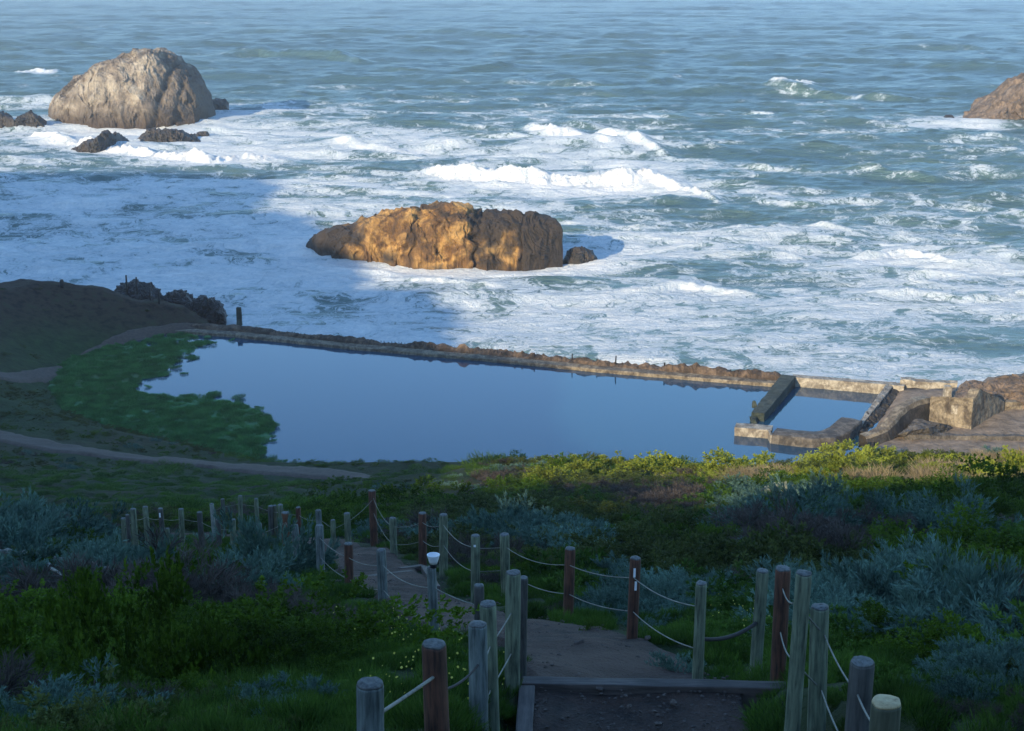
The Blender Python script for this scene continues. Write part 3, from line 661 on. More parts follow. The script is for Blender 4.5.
def tubeobj(name, bmv, mat, parent=None):
    me = bpy.data.meshes.new(name); me.from_pydata(bmv[0], [], bmv[1]); me.materials.append(mat); me.update()
    for p in me.polygons: p.use_smooth = len(p.vertices) == 4
    return link(bpy.data.objects.new(name, me), parent)
def rope(seq, drop, label, sag=.05, mat=None, r=.0062):
    b = [[], []]; pts = []
    Q = [Vector(post(u, v)[1])-Vector((0, 0, drop)) for u, v in seq]
    for a, c in zip(Q, Q[1:]):
        L = (c-a).length
        for k in range(13):
            t = k/13; pts.append(a.lerp(c, t)-Vector((0, 0, sag*L*4*t*(1-t)*.15)))
    pts.append(Q[-1]); tube(b, pts, r)
    return tag(tubeobj('rope', b, mat or M_rope), label, 'rope', 'ropes of the path fence')
RU = [(885.6, 697), (859, 661), (825.6, 607.5), (798, 574.5), (783.5, 567)]
rope(RU, .20, 'upper pale rope linking the posts on the right of the nearest landing', .12)
rope(RU, .62, 'lower pale rope linking the posts on the right of the nearest landing', .12)
rope([(760, 571), (701, 582)], .55, 'dark slack rope hanging between the green posts behind the landing', .3, M_black, .02)
RM = [(701, 582), (633.7, 558), (568.7, 548), (506, 534), (475, 535)]
rope(RM, .24, 'upper rope round the far side of the dirt bend', .12)
rope(RM, .66, 'lower rope round the far side of the dirt bend', .12)
RF = [(475, 535), (442.8, 514), (422, 513), (393, 518), (373, 490.5)]
rope(RF, .22, 'upper rope dropping steeply from the tallest far brown post', .16)
rope(RF, .66, 'lower rope below the one at the tallest far brown post', .16)
rope([(373, 490.5), (347.5, 513), (333, 520), (319, 510), (298.5, 507), (281.5, 504.6), (256.5, 498.5), (239, 496), (222.6, 499), (212.5, 503.5)], .25, 'far upper rope behind the silver bush', .2)
RL = [(479.5, 585), (433.5, 567.5), (382, 549.6), (348, 544), (319, 525.5), (296, 525), (285, 512.5)]
rope(RL, .26, 'upper rope on the left of the lower path, through the post with the cup', .12)
rope(RL, .68, 'lower rope on the left of the lower path, through the post with the cup', .12)
rope([(285, 512.5), (259, 523.7), (232, 519.6), (218, 519), (200, 512), (180, 509), (161, 508.5), (145.6, 507), (133, 509), (123, 518.5)], .28, 'far rope along the leftmost posts', .15)
rope([(368, 683), (436, 643)], .20, 'bright rope rising from the stout grey post to the thick red-brown post', .02, None, .010)
rope([(436, 643), (478.5, 625)], .30, 'black rope between the thick red-brown post and the grey post', .15, M_black, .009)
rope([(478.5, 625), (490.5, 603), (512, 573)], .36, 'upper pale rope rising to the tall pale landing corner post', .05)
rope([(478.5, 625), (490.5, 603), (512, 573)], .74, 'lower pale rope rising to the tall pale landing corner post', .05)
# white cup on its post
pt = post(433.5, 567.5)
root = empty('cup', (pt[1][0], pt[1][1], pt[1][2]+.006)); tag(root, 'small white cup standing on top of a grey fence post', 'cup')
closed('cup_body', [(.045, .045), (.058, .085), (.075, .15), (.078, .16), (.070, .16), (.05, .10)], 20, M_white, root)
closed('cup_base', [(.040, 0), (.042, .045), (.03, .046)], 20, M_black, root)
# white drum cap look is kept small

# ------------------------------------------------------------------ rocks from their outline
def strip_rock(name, prof, base, D_, mat, label, seed, amp=.9, zb=SEA, cat='rock', ns=150, nt=80, power=.62, yoff=0, group=None, fine=1.0, rid=1.0, tone=None, cl=()):
    """prof: list of (u, v of the top edge); base: list of (u, v) of the waterline in front"""
    u0, u1 = prof[0][0], prof[-1][0]; us = np.linspace(u0, u1, ns)
    vt = np.interp(us, *zip(*prof)); vb = np.interp(us, *zip(*base))
    fb = np.array([atz(u, v, zb) for u, v in zip(us, vb)])
    s = np.linspace(0, 1, ns); env = np.minimum(1, np.minimum(s, 1-s)*7)**.5
    Dh = D_*env
    yc = fb[:, 1]+Dh
    tp = np.array([aty(u, v, y) for u, v, y in zip(us, vt, yc)]); H = np.maximum(tp[:, 2]-zb, .05)
    t = np.linspace(-.10, 1.0, nt)*math.pi
    tt = t[None]; cx = tp[:, 0][:, None]+0*tt
    yy_ = yc[:, None]-Dh[:, None]*np.sign(np.cos(tt))*np.abs(np.cos(tt))**.8
    zz = zb+H[:, None]*np.sign(np.sin(tt))*np.abs(np.sin(tt))**power
    sc_ = max(H)
    nx, ny, nz_ = 0*tt+0*cx, -np.cos(tt)+0*cx, np.sin(tt)+0*cx
    f = 2.2/sc_
    wa = noise(cx*f*.9, yy_*f*.9, zz*f*.9, seed=seed+20)*1.2
    strat = ridged(cx*f*1.1+zz*f*.8+wa, yy_*f*.5, zz*f*.35-cx*f*.2+.01, o=4, seed=seed+11)
    d = amp*sc_*.16*(.7*(strat-.35)+fbm(cx*f*.7, yy_*f*.7, zz*f*.7, o=3, seed=seed)+.55*rid*(ridged(cx*f*1.6+yy_*f*.4, yy_*f*1.2, zz*f*.9, o=4, seed=seed+7)-.3)+.35*fine*fbm(cx*f*5, yy_*f*5, zz*f*4, o=3, seed=seed+3))
    e2 = env[:, None]
    cd = 0*cx
    for (uc, wc_, dc) in cl:
        cd = cd+dc*np.exp(-((us[:, None]-uc-3.0*noise(zz*.5, 0*zz+uc, seed=seed)-.8*(zz-zz.mean()))/wc_)**2)
    d = d-cd
    V = np.stack([cx+d*.5*e2*noise(cx*f*3, zz*f*3, yy_*f*3, seed=seed+9)*2, yy_+d*ny*e2, zz+d*.75*nz_*e2], -1)
    tn = np.zeros((ns, nt)) if tone is None else np.interp(us, *zip(*tone))[:, None]+.9*fbm(cx*f*1.2, yy_*f, zz*f*1.2, o=4, seed=seed+30)
    tn = np.maximum(sm(.25, .65, tn), np.clip(cd*1.1, 0, 1))
    o = mesh_np(name, V.reshape(-1, 3), grid_faces(ns, nt, True), mat, attrs={'tone': tn}, smooth=False)
    return tag(o, label, cat, group)
M_gold = rock_mat('golden_wet_rock', [(.035, .025, .018), (.17, .085, .028), (.50, .28, .085), (.34, .22, .10)], .22, (-3.2, -1.2, (.045, .03, .02)))
M_guano = rock_mat('pale_sea_stack_rock', [(.10, .08, .062), (.24, .19, .145), (.40, .33, .25), (.50, .43, .33)], .13, (-1.5, 3.5, (.075, .052, .036)), .8, 1.2)
M_dark = rock_mat('dark_wet_rock', [(.012, .011, .010), (.03, .026, .022), (.06, .045, .035), (.09, .07, .05)], .3, None, .7, .4, .5)
M_cliff = rock_mat('brown_cliff_rock', [(.06, .045, .032), (.14, .10, .07), (.26, .18, .12), (.30, .22, .15)], .3, None, .8, .5)
strip_rock('sea_rock', [(303, 250), (314, 238), (326, 232), (345, 228), (362, 223), (385, 215), (405, 209), (420, 205.5), (440, 203), (458, 204), (468, 206), (474, 213), (479, 215), (500, 213.5), (520, 214), (540, 217), (556, 219), (561, 224), (563, 250)],
           [(303, 253), (330, 262), (370, 268), (410, 273), (470, 275), (540, 275), (563, 272)], 6.5, M_gold, 'long golden-brown rock with a dark left tail in the middle of the surf', 11, .85, power=.45, cl=[(352, 4, .8), (414, 1.8, .6), (478, 2.2, .9), (522, 1.8, .6)], ns=300, nt=150, tone=[(303, 1.4), (338, 1.1), (356, .25), (400, .0), (455, .1), (476, .45), (500, .55), (530, .75), (563, 1.0)])
strip_rock('sea_rock', [(562, 262), (568, 251), (580, 248), (592, 250), (600, 262)], [(562, 269), (580, 271), (600, 268)], 1.8, M_dark, 'small dark boulder at the right end of the long golden rock', 12, 1.2, ns=60, nt=50)
strip_rock('sea_rock', [(51, 121), (54, 108), (62, 92), (78, 80), (95, 67), (108, 62), (122, 60), (138, 57), (148, 52), (156, 50), (166, 55), (182, 63), (195, 72), (203, 88), (210, 105), (214, 118)],
           [(51, 122), (70, 127), (110, 130), (160, 130), (200, 128), (214, 123)], 19, M_guano, 'big pale domed sea stack in the upper left of the picture', 31, .8, cl=[(172, 3.5, 1.2), (192, 3.5, 1.0)], ns=320, nt=170, power=.6, tone=[(51, .2), (150, .2), (175, .45), (214, .9)])  # tone darkens the right flank: shade put into the rock colour
strip_rock('sea_rock', [(205, 112), (209, 101), (217, 98), (225, 100), (229, 109)], [(205, 115), (229, 114)], 4, M_dark, 'small dark knob against the right foot of the pale sea stack', 33, 1.2, ns=60, nt=50)
strip_rock('sea_rock', [(71, 150), (82, 143), (96, 138), (108, 133), (118, 134), (130, 142)], [(71, 153), (100, 157), (130, 150)], 4, M_dark, 'low dark rock in the foam left of its twin in front of the sea stack', 34, 1.4, ns=90, nt=50, power=.8)
strip_rock('sea_rock', [(136, 141), (148, 131), (165, 128), (180, 130), (195, 136), (203, 143)], [(136, 146), (170, 150), (203, 148)], 4, M_dark, 'jagged dark rock in the foam directly in front of the sea stack', 35, 1.5, ns=90, nt=50, power=.8)
strip_rock('sea_rock', [(193, 138), (199, 132), (207, 132), (214, 140)], [(193, 144), (214, 143)], 2.5, M_dark, 'small dark rock at the right end of the jagged dark rock', 36, 1.4, ns=50, nt=40)
strip_rock('sea_rock', [(-40, 122), (-20, 106), (0, 112), (8, 113), (14, 120)], [(-40, 130), (14, 131)], 4, M_dark, 'dark rock cut by the left edge of the picture', 37, 1.4, ns=70, nt=50)
strip_rock('sea_rock', [(12, 124), (20, 116), (30, 112), (38, 116), (46, 128)], [(12, 131), (46, 131)], 3, M_dark, 'low dark rock right of the one cut by the left edge', 38, 1.4, ns=60, nt=50)
strip_rock('sea_rock', [(962, 123), (975, 113), (985, 106), (996, 97), (1006, 86), (1014, 77), (1026, 72), (1050, 62), (1090, 55), (1140, 80), (1170, 115)], [(962, 124), (1024, 126), (1170, 126)], 15, M_cliff, 'brown pointed rock cut by the right edge of the picture', 39, 1.0, ns=200, nt=110)
strip_rock('sea_rock', [(942, 121), (946, 115), (952, 115), (956, 121)], [(942, 122), (956, 122)], 2, M_dark, 'tiny rock awash left of the brown pointed rock', 40, 1, ns=40, nt=30)
strip_rock('sea_rock', [(284, 124), (289, 120.5), (296, 120.5), (300, 124)], [(284, 125), (300, 125)], 2, M_dark, 'tiny rock awash right of the big pale sea stack', 41, 1, ns=40, nt=30)
M_hr = rock_mat('black_shore_rock', [(.008, .007, .007), (.018, .015, .014), (.03, .024, .022), (.05, .04, .034)], .5, None, .8, .4, .45)
strip_rock('shore_rock', [(155, 312), (163, 300), (172, 294), (182, 293), (190, 298), (196, 310)], [(155, 318), (196, 322)], 3, M_hr, 'black boulder below the headland, left of its taller twin', 42, 2.3, power=.9, zb=-.5, ns=80, nt=50)
strip_rock('shore_rock', [(188, 314), (196, 302), (206, 299), (214, 300), (221, 308), (226, 322)], [(188, 320), (226, 326)], 2.6, M_hr, 'black boulder where the outer pool wall begins', 43, 2.3, power=.9, zb=-.5, ns=80, nt=50)
strip_rock('shore_rock', [(112, 292), (120, 285), (135, 284), (147, 290), (158, 297), (164, 312)], [(112, 312), (164, 320)], 3.5, M_hr, 'dark rock face at the end of the headland under the thin posts', 44, 2.2, power=.8, zb=0, ns=90, nt=60)
strip_rock('shore_rock', [(955, 398), (968, 388), (985, 385), (1000, 388), (1012, 383), (1030, 380), (1060, 372), (1100, 380)], [(955, 412), (1000, 412), (1100, 414)], 4, M_cliff, 'brown cliff rock behind the concrete block at the right edge', 45, 1.2, zb=1.0, ns=150, nt=80)

# ------------------------------------------------------------------ ruins
def rough_block(name, lo, hi, mat, sub=5, amp=.06, parent=None, seed=1, jag=0):
    """prism between a bottom and a top outline"""
    bm = bmesh.new(); n = len(lo)
    a = [bm.verts.new(tuple(p)) for p in lo]; b = [bm.verts.new(tuple(p)) for p in hi]
    bm.faces.new(a[::-1]); bm.faces.new(b)
    for i in range(n): bm.faces.new((a[i], a[(i+1) % n], b[(i+1) % n], b[i]))
    bmesh.ops.recalc_face_normals(bm, faces=bm.faces)
    bmesh.ops.triangulate(bm, faces=[f for f in bm.faces if len(f.verts) > 4])
    for it in range(sub):
        es = [e for e in bm.edges if e.calc_length() > .45]
        if not es or len(bm.verts) > 30000: break
        bmesh.ops.subdivide_edges(bm, edges=es, cuts=1, use_grid_fill=True)
    bm.normal_update()
    co = np.array([v.co[:] for v in bm.verts]); nn = np.array([v.normal[:] for v in bm.verts])
    d = amp*(fbm(co[:, 0]*1.2, co[:, 1]*1.2, co[:, 2]*1.2, o=4, seed=seed)*1.4+.5*ridged(co[:, 0]*2.5, co[:, 1]*2.5, co[:, 2]*2.5+.01, o=2, seed=seed+4))
    mx = max(p[2] for p in hi)
    for i, v in enumerate(bm.verts):
        v.co += Vector(nn[i])*float(d[i])
        if jag and v.co.z > mx-.3: v.co.z -= jag*max(0, float(noise(v.co.x*.9, v.co.y*.9, seed=seed)))
    return bm_obj(name, bm, mat, parent)
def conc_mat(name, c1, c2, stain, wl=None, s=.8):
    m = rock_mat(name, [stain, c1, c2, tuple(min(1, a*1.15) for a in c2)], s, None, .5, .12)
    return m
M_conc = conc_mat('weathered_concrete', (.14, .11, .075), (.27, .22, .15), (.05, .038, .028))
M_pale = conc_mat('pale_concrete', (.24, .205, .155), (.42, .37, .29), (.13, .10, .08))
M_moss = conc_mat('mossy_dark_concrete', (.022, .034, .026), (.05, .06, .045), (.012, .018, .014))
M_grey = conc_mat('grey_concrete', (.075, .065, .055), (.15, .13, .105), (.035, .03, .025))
M_shade = conc_mat('shade_painted_concrete', (.035, .030, .024), (.075, .062, .048), (.018, .015, .012))  # shade painted into the curved wall's flanks and the sloping basin wall
# outer wall along the sea, rough topped
wall = empty('sea_wall', (WA[3][0], WA[3][1], 0)); tag(wall, 'long low ruined concrete wall between the pool and the surf', 'wall')
wo = Vector((WA[3][0], WA[3][1], 0))
s = np.concatenate([[0], np.cumsum(np.hypot(*np.diff(WA, axis=0).T))]); q = np.arange(0, s[-1], .25)
wx, wy = np.interp(q, s, WA[:, 0]), np.interp(q, s, WA[:, 1]); tx, ty = np.gradient(wx), np.gradient(wy); l = np.hypot(tx, ty); nx, ny = ty/l, -tx/l   # n points towards the pool
def wall_section(sec, name, mat, seed, jf=None, parent=wall):
    V = []
    for (off, z, j) in sec:
        zz = z+j*(fbm(q*.35, 0*q+off, o=4, seed=seed)*.9+.45*ridged(q*.8, 0*q+off*2, o=3, seed=seed+2)-.1)*(jf if jf is not None else 1)
        oo = off+.12*fbm(q*.7, 0*q+z*3, o=3, seed=seed+5)
        V.append(np.stack([wx+nx*oo-wo.x, wy+ny*oo-wo.y, zz], -1))
    V = np.stack(V, 1); o = mesh_np(name, V.reshape(-1, 3), grid_faces(len(q), len(sec)), mat, smooth=False, parent=parent); return o
wall_section([(1.7, -1.5, 0), (1.7, .30, 0), (1.62, .42, .04), (.9, .46, .05), (.15, .48, .05), (.1, .3, 0)], 'ledge', M_conc, 3)
rub = .35+.65*sm(18, 45, q)*(1-.4*sm(78, 86, q))
M_crest = rock_mat('sea_wall_rubble', [(.03, .022, .016), (.08, .055, .038), (.17, .115, .075), (.22, .16, .11)], .7, None, .8, .3)
wall_section([(.3, .2, 0), (.25, .5, .1), (.1, .8, .7), (-.2, .95, 1.0), (-.6, 1.0, 1.1), (-1.0, .85, .9), (-1.5, .5, .6), (-1.9, -.2, .2), (-2.3, -2.5, 0)], 'rubble_crest', M_crest, 6, rub)
# stumps along the wall crest
STK = []
for k in range(84):
    t = .13+.47*k/84; j = int(t*len(q)); STK.append((j, random.uniform(.2, .38), .045))
for t, h_, r_ in ((.70, .8, .08), (.735, .5, .09), (.765, 1.1, .09), (.835, .7, .12), (.845, .5, .1), (.86, .6, .09), (.93, .5, .1), (.64, .5, .09)): STK.append((int(t*len(q)), h_, r_))
for j, h_, r_ in STK:
    z0 = .75; o = closed('stump', [(r_*1.1, 0), (r_, h_*.5), (r_*.85, h_), (r_*.3, h_+.02)], 7, M_hr, wall)
    o.location = (wx[j]-wo.x+random.uniform(-.1, .1)-nx[j]*.2, wy[j]-wo.y-ny[j]*.2, z0); o.rotation_euler = (random.uniform(-.1, .1), random.uniform(-.1, .1), 0)
b = atz(239.5, 323, .5); hb = aty(239.5, 307.5, b[1])[2]-.5
o = rough_block('pillar', [(b[0]+dx, b[1]+dy, .2) for dx, dy in ((-.36, -.36), (.36, -.36), (.36, .36), (-.36, .36))], [(b[0]+dx, b[1]+dy, hb+.5) for dx, dy in ((-.3, -.3), (.3, -.3), (.3, .3), (-.3, .3))], M_moss, 2, .05)
tag(o, 'dark square pillar standing alone at the left end of the sea wall', 'pillar')
# thin posts on the headland
for (u, v0, v1, lab) in ((127, 275, 287, 'tallest thin dark post on the headland tip, left of its pair'), (137, 277, 287, 'thin dark post on the headland tip, right of its pair'), (150, 287, 293, 'short dark post where the headland starts to drop'), (159, 288.5, 297, 'thin leaning dark post low on the end of the headland')):
    y = 204.0; tp = aty(u, v0, y); bt = aty(u, v1+3, y); hh = tp[2]-bt[2]
    o = closed('headland_post', [(.14, -.6), (.13, hh*.4), (.11, hh-.05), (.06, hh)], 9, M_hr); o.location = tuple(bt); tag(o, lab, 'post', 'thin posts on the headland')
for (u, v) in ((62, 283),):
    b = aty(u, 285, 203); o = closed('headland_post', [(.3, -.4), (.3, .5), (.22, .75), (.1, .8)], 9, M_hr); o.location = tuple(b); tag(o, 'stubby dark marker on the flat top of the headland', 'post', 'thin posts on the headland')
def P3(u, v, z): return tuple(atz(u, v, z))
def up(p, z): return (p[0], p[1], z)
# mossy arm running from the sea wall towards the viewer, broken at its end
a1, a2 = atz(790, 388, 0), atz(757.5, 421, 0); dv = (a2-a1)[:2]; dv /= np.hypot(*dv); nv = np.array([-dv[1], dv[0]])
def quad(a, b, hw0, hw1, z0, z1, zb=-1.5, mat=M_moss, name='basin_wall', amp=.07, sub=5, parent=None, seed=1, taper=1.0, jag=0):
    a = np.array(a[:2]); b = np.array(b[:2]); d = b-a; d /= np.hypot(*d); n = np.array([-d[1], d[0]])
    lo = [(*(a+n*hw0), zb), (*(a-n*hw0), zb), (*(b-n*hw1), zb), (*(b+n*hw1), zb)]
    hi = [(*(a+n*hw0*taper), z0), (*(a-n*hw0*taper), z0), (*(b-n*hw1*taper), z1), (*(b+n*hw1*taper), z1)]
    return rough_block(name, lo, hi, mat, sub, amp, parent, seed, jag)
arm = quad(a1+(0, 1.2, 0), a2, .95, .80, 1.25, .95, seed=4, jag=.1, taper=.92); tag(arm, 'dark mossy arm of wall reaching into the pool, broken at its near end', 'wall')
e = atz(756, 424, 0)
sp = rough_block('broken_stub', [(e[0]+dx, e[1]+dy, -.6) for dx, dy in ((-.3, -.5), (.3, -.5), (.5, .9), (-.35, .9))], [(e[0]+dx-.2, e[1]+dy+.3, .45) for dx, dy in ((-.2, -.2), (.1, -.2), (.4, .9), (-.3, .9))], M_moss, 4, .12, None, 9); tag(sp, 'jagged broken stub at the near end of the dark mossy arm', 'rubble')
sk = rough_block('broken_stub', [tuple(atz(754.5, 404, .9)+(dx, dy, -.4)) for dx, dy in ((-.2, -.3), (.3, -.3), (.3, .3), (-.2, .3))], [tuple(atz(754.5, 404, .9)+(dx, dy, .35)) for dx, dy in ((-.25, -.1), (.1, -.1), (.1, .2), (-.2, .2))], M_moss, 3, .1, None, 10); tag(sk, 'small spur sticking out of the left side of the mossy arm', 'rubble')
# back wall of the small basin
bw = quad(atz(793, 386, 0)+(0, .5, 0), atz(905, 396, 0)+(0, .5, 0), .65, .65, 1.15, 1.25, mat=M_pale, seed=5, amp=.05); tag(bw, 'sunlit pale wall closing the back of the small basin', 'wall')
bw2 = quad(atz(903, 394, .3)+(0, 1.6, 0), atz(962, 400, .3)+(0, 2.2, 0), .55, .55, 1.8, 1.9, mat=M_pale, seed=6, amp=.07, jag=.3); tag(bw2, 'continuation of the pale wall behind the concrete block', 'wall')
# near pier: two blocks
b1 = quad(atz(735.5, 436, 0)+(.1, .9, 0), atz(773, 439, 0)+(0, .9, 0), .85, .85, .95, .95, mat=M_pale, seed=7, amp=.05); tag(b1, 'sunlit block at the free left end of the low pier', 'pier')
pc = [atz(u, v, 0) for u, v in ((771, 443.5), (790, 446), (812, 448), (834, 447), (850, 441), (862, 432))]
pr = empty('pier', (pc[0][0], pc[0][1], 0)); tag(pr, 'low curved grey pier between the pool and the green bank', 'pier')
V = []; qq = np.linspace(0, len(pc)-1, 60); PC = np.array(pc)[:, :2]; px_ = np.interp(qq, range(len(pc)), PC[:, 0]); py_ = np.interp(qq, range(len(pc)), PC[:, 1])
gx, gy = np.gradient(px_), np.gradient(py_); gl = np.hypot(gx, gy); mx_, my_ = gy/gl, -gx/gl
for off, z in ((0, -1.5), (0, .1), (-.04, .85), (-.15, 1.0), (-1.2, 1.12), (-2.4, 1.05), (-2.5, .9), (-2.5, -1.5)):
    V.append(np.stack([px_+mx_*off-pc[0][0], py_+my_*off-pc[0][1], z+.05*fbm(qq*2, 0*qq+off, o=3, seed=5)+.25*sm(40, 60, np.arange(60))*(z > .5)], -1))
V = np.stack(V, 1); V2 = V.reshape(-1, 3); o = mesh_np('pier_body', V2, grid_faces(60, 8), M_grey, smooth=False, parent=pr)
cap = quad(PC[0]-PC[0]+np.array([0, .0]), PC[0]-PC[0]+np.array([.02, 1.9]), .1, .1, .95, .95, mat=M_pale, name='end_face', parent=pr, sub=2, amp=.03)
# right side wall with earth slope, curved ramp wall, concrete block
rwA, rwB = atz(893, 393, .2)+(0, 1.0, 0), atz(856, 436, .2)
rt = atz(896, 396, 0)
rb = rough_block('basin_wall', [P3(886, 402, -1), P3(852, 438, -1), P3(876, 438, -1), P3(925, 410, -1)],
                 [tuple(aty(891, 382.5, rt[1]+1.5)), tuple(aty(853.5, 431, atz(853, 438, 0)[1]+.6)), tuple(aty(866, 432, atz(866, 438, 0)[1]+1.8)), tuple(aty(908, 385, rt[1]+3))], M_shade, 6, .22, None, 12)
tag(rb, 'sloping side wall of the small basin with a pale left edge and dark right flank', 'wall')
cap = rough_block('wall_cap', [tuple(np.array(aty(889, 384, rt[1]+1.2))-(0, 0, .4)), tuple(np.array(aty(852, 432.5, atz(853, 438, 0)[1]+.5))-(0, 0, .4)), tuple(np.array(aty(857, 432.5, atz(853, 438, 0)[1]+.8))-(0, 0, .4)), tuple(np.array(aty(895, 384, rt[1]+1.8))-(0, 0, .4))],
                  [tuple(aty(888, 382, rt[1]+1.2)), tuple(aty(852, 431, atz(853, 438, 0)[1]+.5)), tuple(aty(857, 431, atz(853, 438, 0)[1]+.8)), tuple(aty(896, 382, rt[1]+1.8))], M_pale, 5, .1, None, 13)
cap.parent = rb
# curved wall
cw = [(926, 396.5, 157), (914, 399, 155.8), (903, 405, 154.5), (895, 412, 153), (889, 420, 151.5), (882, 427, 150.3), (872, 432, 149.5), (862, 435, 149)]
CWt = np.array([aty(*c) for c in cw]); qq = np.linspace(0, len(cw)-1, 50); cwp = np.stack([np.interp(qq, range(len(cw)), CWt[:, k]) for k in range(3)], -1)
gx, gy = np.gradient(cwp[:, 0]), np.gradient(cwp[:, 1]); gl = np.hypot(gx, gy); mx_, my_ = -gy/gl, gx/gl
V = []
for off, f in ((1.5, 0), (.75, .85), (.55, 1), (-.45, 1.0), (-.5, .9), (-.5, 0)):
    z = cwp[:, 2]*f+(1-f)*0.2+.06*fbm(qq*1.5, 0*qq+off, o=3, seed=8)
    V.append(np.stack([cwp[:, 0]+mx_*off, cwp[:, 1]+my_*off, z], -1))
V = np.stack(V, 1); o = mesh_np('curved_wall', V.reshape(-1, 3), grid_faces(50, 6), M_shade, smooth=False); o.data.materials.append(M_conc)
for i_, p_ in enumerate(o.data.polygons): p_.material_index = 1 if i_ % 5 in (1, 2) else 0  # flanks keep the painted shade colour, top faces the lighter concrete
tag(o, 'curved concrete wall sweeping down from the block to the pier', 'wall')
# block: heights and corners read from the photograph
g0 = 1.0; c0 = atz(970.6, 431, g0); yb0 = c0[1]
cL = atz(931, 428, g0)+(0, 1.0, 0); cR = np.array([atz(1009, 416.5, g0)[0]-.1, atz(1009, 416.5, g0)[1]+1.3, g0]); cB = cL+(cR-c0)
tz = lambda u, v, c: aty(u, v, c[1])[2]
h0, hL, hR = tz(970.6, 398, c0), tz(929, 396.5, cL), tz(1009, 402.5, cR)
mid = c0+(cR-c0)*.18; hM = tz(977, 388.5, mid)
blk = empty('concrete_block', tuple(c0)); tag(blk, 'ruined concrete block house with a sunlit left face and dark right face', 'ruin')
def rel(p, z): return (p[0]-c0[0], p[1]-c0[1], z-c0[2])
bz = -.5
body = rough_block('walls', [rel(c0, bz), rel(cR, bz), rel(cB, bz), rel(cL, bz)], [rel(c0, h0), rel(cR, hR), rel(cB, hR-.2), rel(cL, hL)], M_conc, 6, .07, blk, 14)
midB = cL+(cR-c0)*.18
rf = rough_block('roof_mass', [rel(c0+(cL-c0)*.25, h0-.3), rel(mid*.15+c0*.85, h0-.3), rel(cR, hR-.4), rel(cB*.6+cR*.4, hR-.4)], [rel(mid+(cL-c0)*.22, h0+.55), rel(mid, hM), rel(cR, hR+.05), rel(cB*.6+cR*.4, hR)], M_conc, 5, .08, blk, 15)
w0 = c0+(cL-c0)*.42; dd = (cL-c0)/np.hypot(*(cL-c0)[:2]); nn_ = np.array([dd[1], -dd[0], 0]); nn_ = nn_ if nn_[1] < 0 else -nn_
wn_ = rough_block('window_recess', [rel(w0+nn_*.02-dd*.35, h0-2.0), rel(w0+nn_*.06-dd*.35, h0-2.0), rel(w0+nn_*.06+dd*.35, h0-2.0), rel(w0+nn_*.02+dd*.35, h0-2.0)],
                  [rel(w0+nn_*.02-dd*.3, h0-1.1), rel(w0+nn_*.06-dd*.3, h0-1.1), rel(w0+nn_*.06+dd*.3, h0-1.1), rel(w0+nn_*.02+dd*.3, h0-1.1)], M_pale, 2, .03, blk, 16)
pl = atz(952, 402, 1.6)+(0, 2, 0); pz = aty(952, 386, pl[1])[2]
o = rough_block('chimney_stub', [(pl[0]+dx, pl[1]+dy, .8) for dx, dy in ((-.4, -.4), (.4, -.4), (.4, .4), (-.4, .4))], [(pl[0]+dx, pl[1]+dy, pz) for dx, dy in ((-.36, -.36), (.36, -.36), (.36, .36), (-.36, .36))], M_pale, 3, .04, None, 17); tag(o, 'short square concrete stub standing behind the block house', 'pillar')
# rubble wedges and low retaining wall in front
o = rough_block('rubble_mound', [P3(888, 440, .5), P3(935, 441, .5), P3(962, 432, .5), P3(930, 420, .5)], [P3(905, 432, 2.2), P3(928, 428, 2.4), P3(938, 424, 2.2), P3(915, 420, 2.0)], M_grey, 6, .25, None, 18); tag(o, 'grey mound of rubble between the curved wall and the block', 'rubble')
o = rough_block('low_wall', [P3(905, 446, .4), P3(1060, 449, .4), (atz(1060, 449, .4)[0], atz(1060, 449, .4)[1]+.7, .4), (atz(905, 446, .4)[0], atz(905, 446, .4)[1]+.7, .4)],
                [(*atz(905, 446, .4)[:2], 1.6), (*atz(1060, 449, .4)[:2], 1.7), (atz(1060, 449, .4)[0], atz(1060, 449, .4)[1]+.7, 1.7), (atz(905, 446, .4)[0], atz(905, 446, .4)[1]+.7, 1.6)], M_grey, 6, .12, None, 19); tag(o, 'low crumbling wall in front of the block, above the bright bushes', 'wall')
o = rough_block('low_wall', [P3(1004, 418, .4), P3(1060, 418, .4), (atz(1060, 418, .4)[0], atz(1060, 418, .4)[1]+5, .4), (atz(1004, 418, .4)[0], atz(1004, 418, .4)[1]+5, .4)],
                [(*atz(1004, 418, .4)[:2], 2.2), (*atz(1060, 418, .4)[:2], 2.4), (atz(1060, 418, .4)[0], atz(1060, 418, .4)[1]+5, 2.4), (atz(1004, 418, .4)[0], atz(1004, 418, .4)[1]+5, 2.2)], M_conc, 5, .15, None, 20); tag(o, 'flat topped concrete terrace right of the block at the picture edge', 'wall')

# ------------------------------------------------------------------ marsh
MR = wpoly([(214, 330.5), (160, 335), (100, 349), (64, 362), (48, 388), (60, 410), (110, 430), (180, 446), (255, 461), (266, 452), (263, 442), (276, 428), (270, 416), (240, 404), (205, 398), (150, 395), (134, 390), (140, 381), (165, 371), (184, 353), (205, 345)], 0.03)
mxs, mys = np.linspace(-66, -20, 330), np.linspace(142, 206, 420); a, b = np.meshgrid(mxs, mys)
dd_ = dpoly(MR, a, b)*np.where(inpoly(MR, a, b), 1, -1)+1.0*fbm(a*.45, b*.45, o=4, seed=44, g=.65)
um, vm, _ = proj(a, b, a*0)
hole = np.exp(-(((um-150-(vm-340)*-2.2)/70)**2+((vm-341)/7)**2))*1.6
mz = np.clip(dd_*.25, -.4, .16)+.07*fbm(a*1.3, b*1.3, o=4, seed=45)-hole*.17*(1+1.8*fbm(a*.9, b*.35, o=3, seed=46))
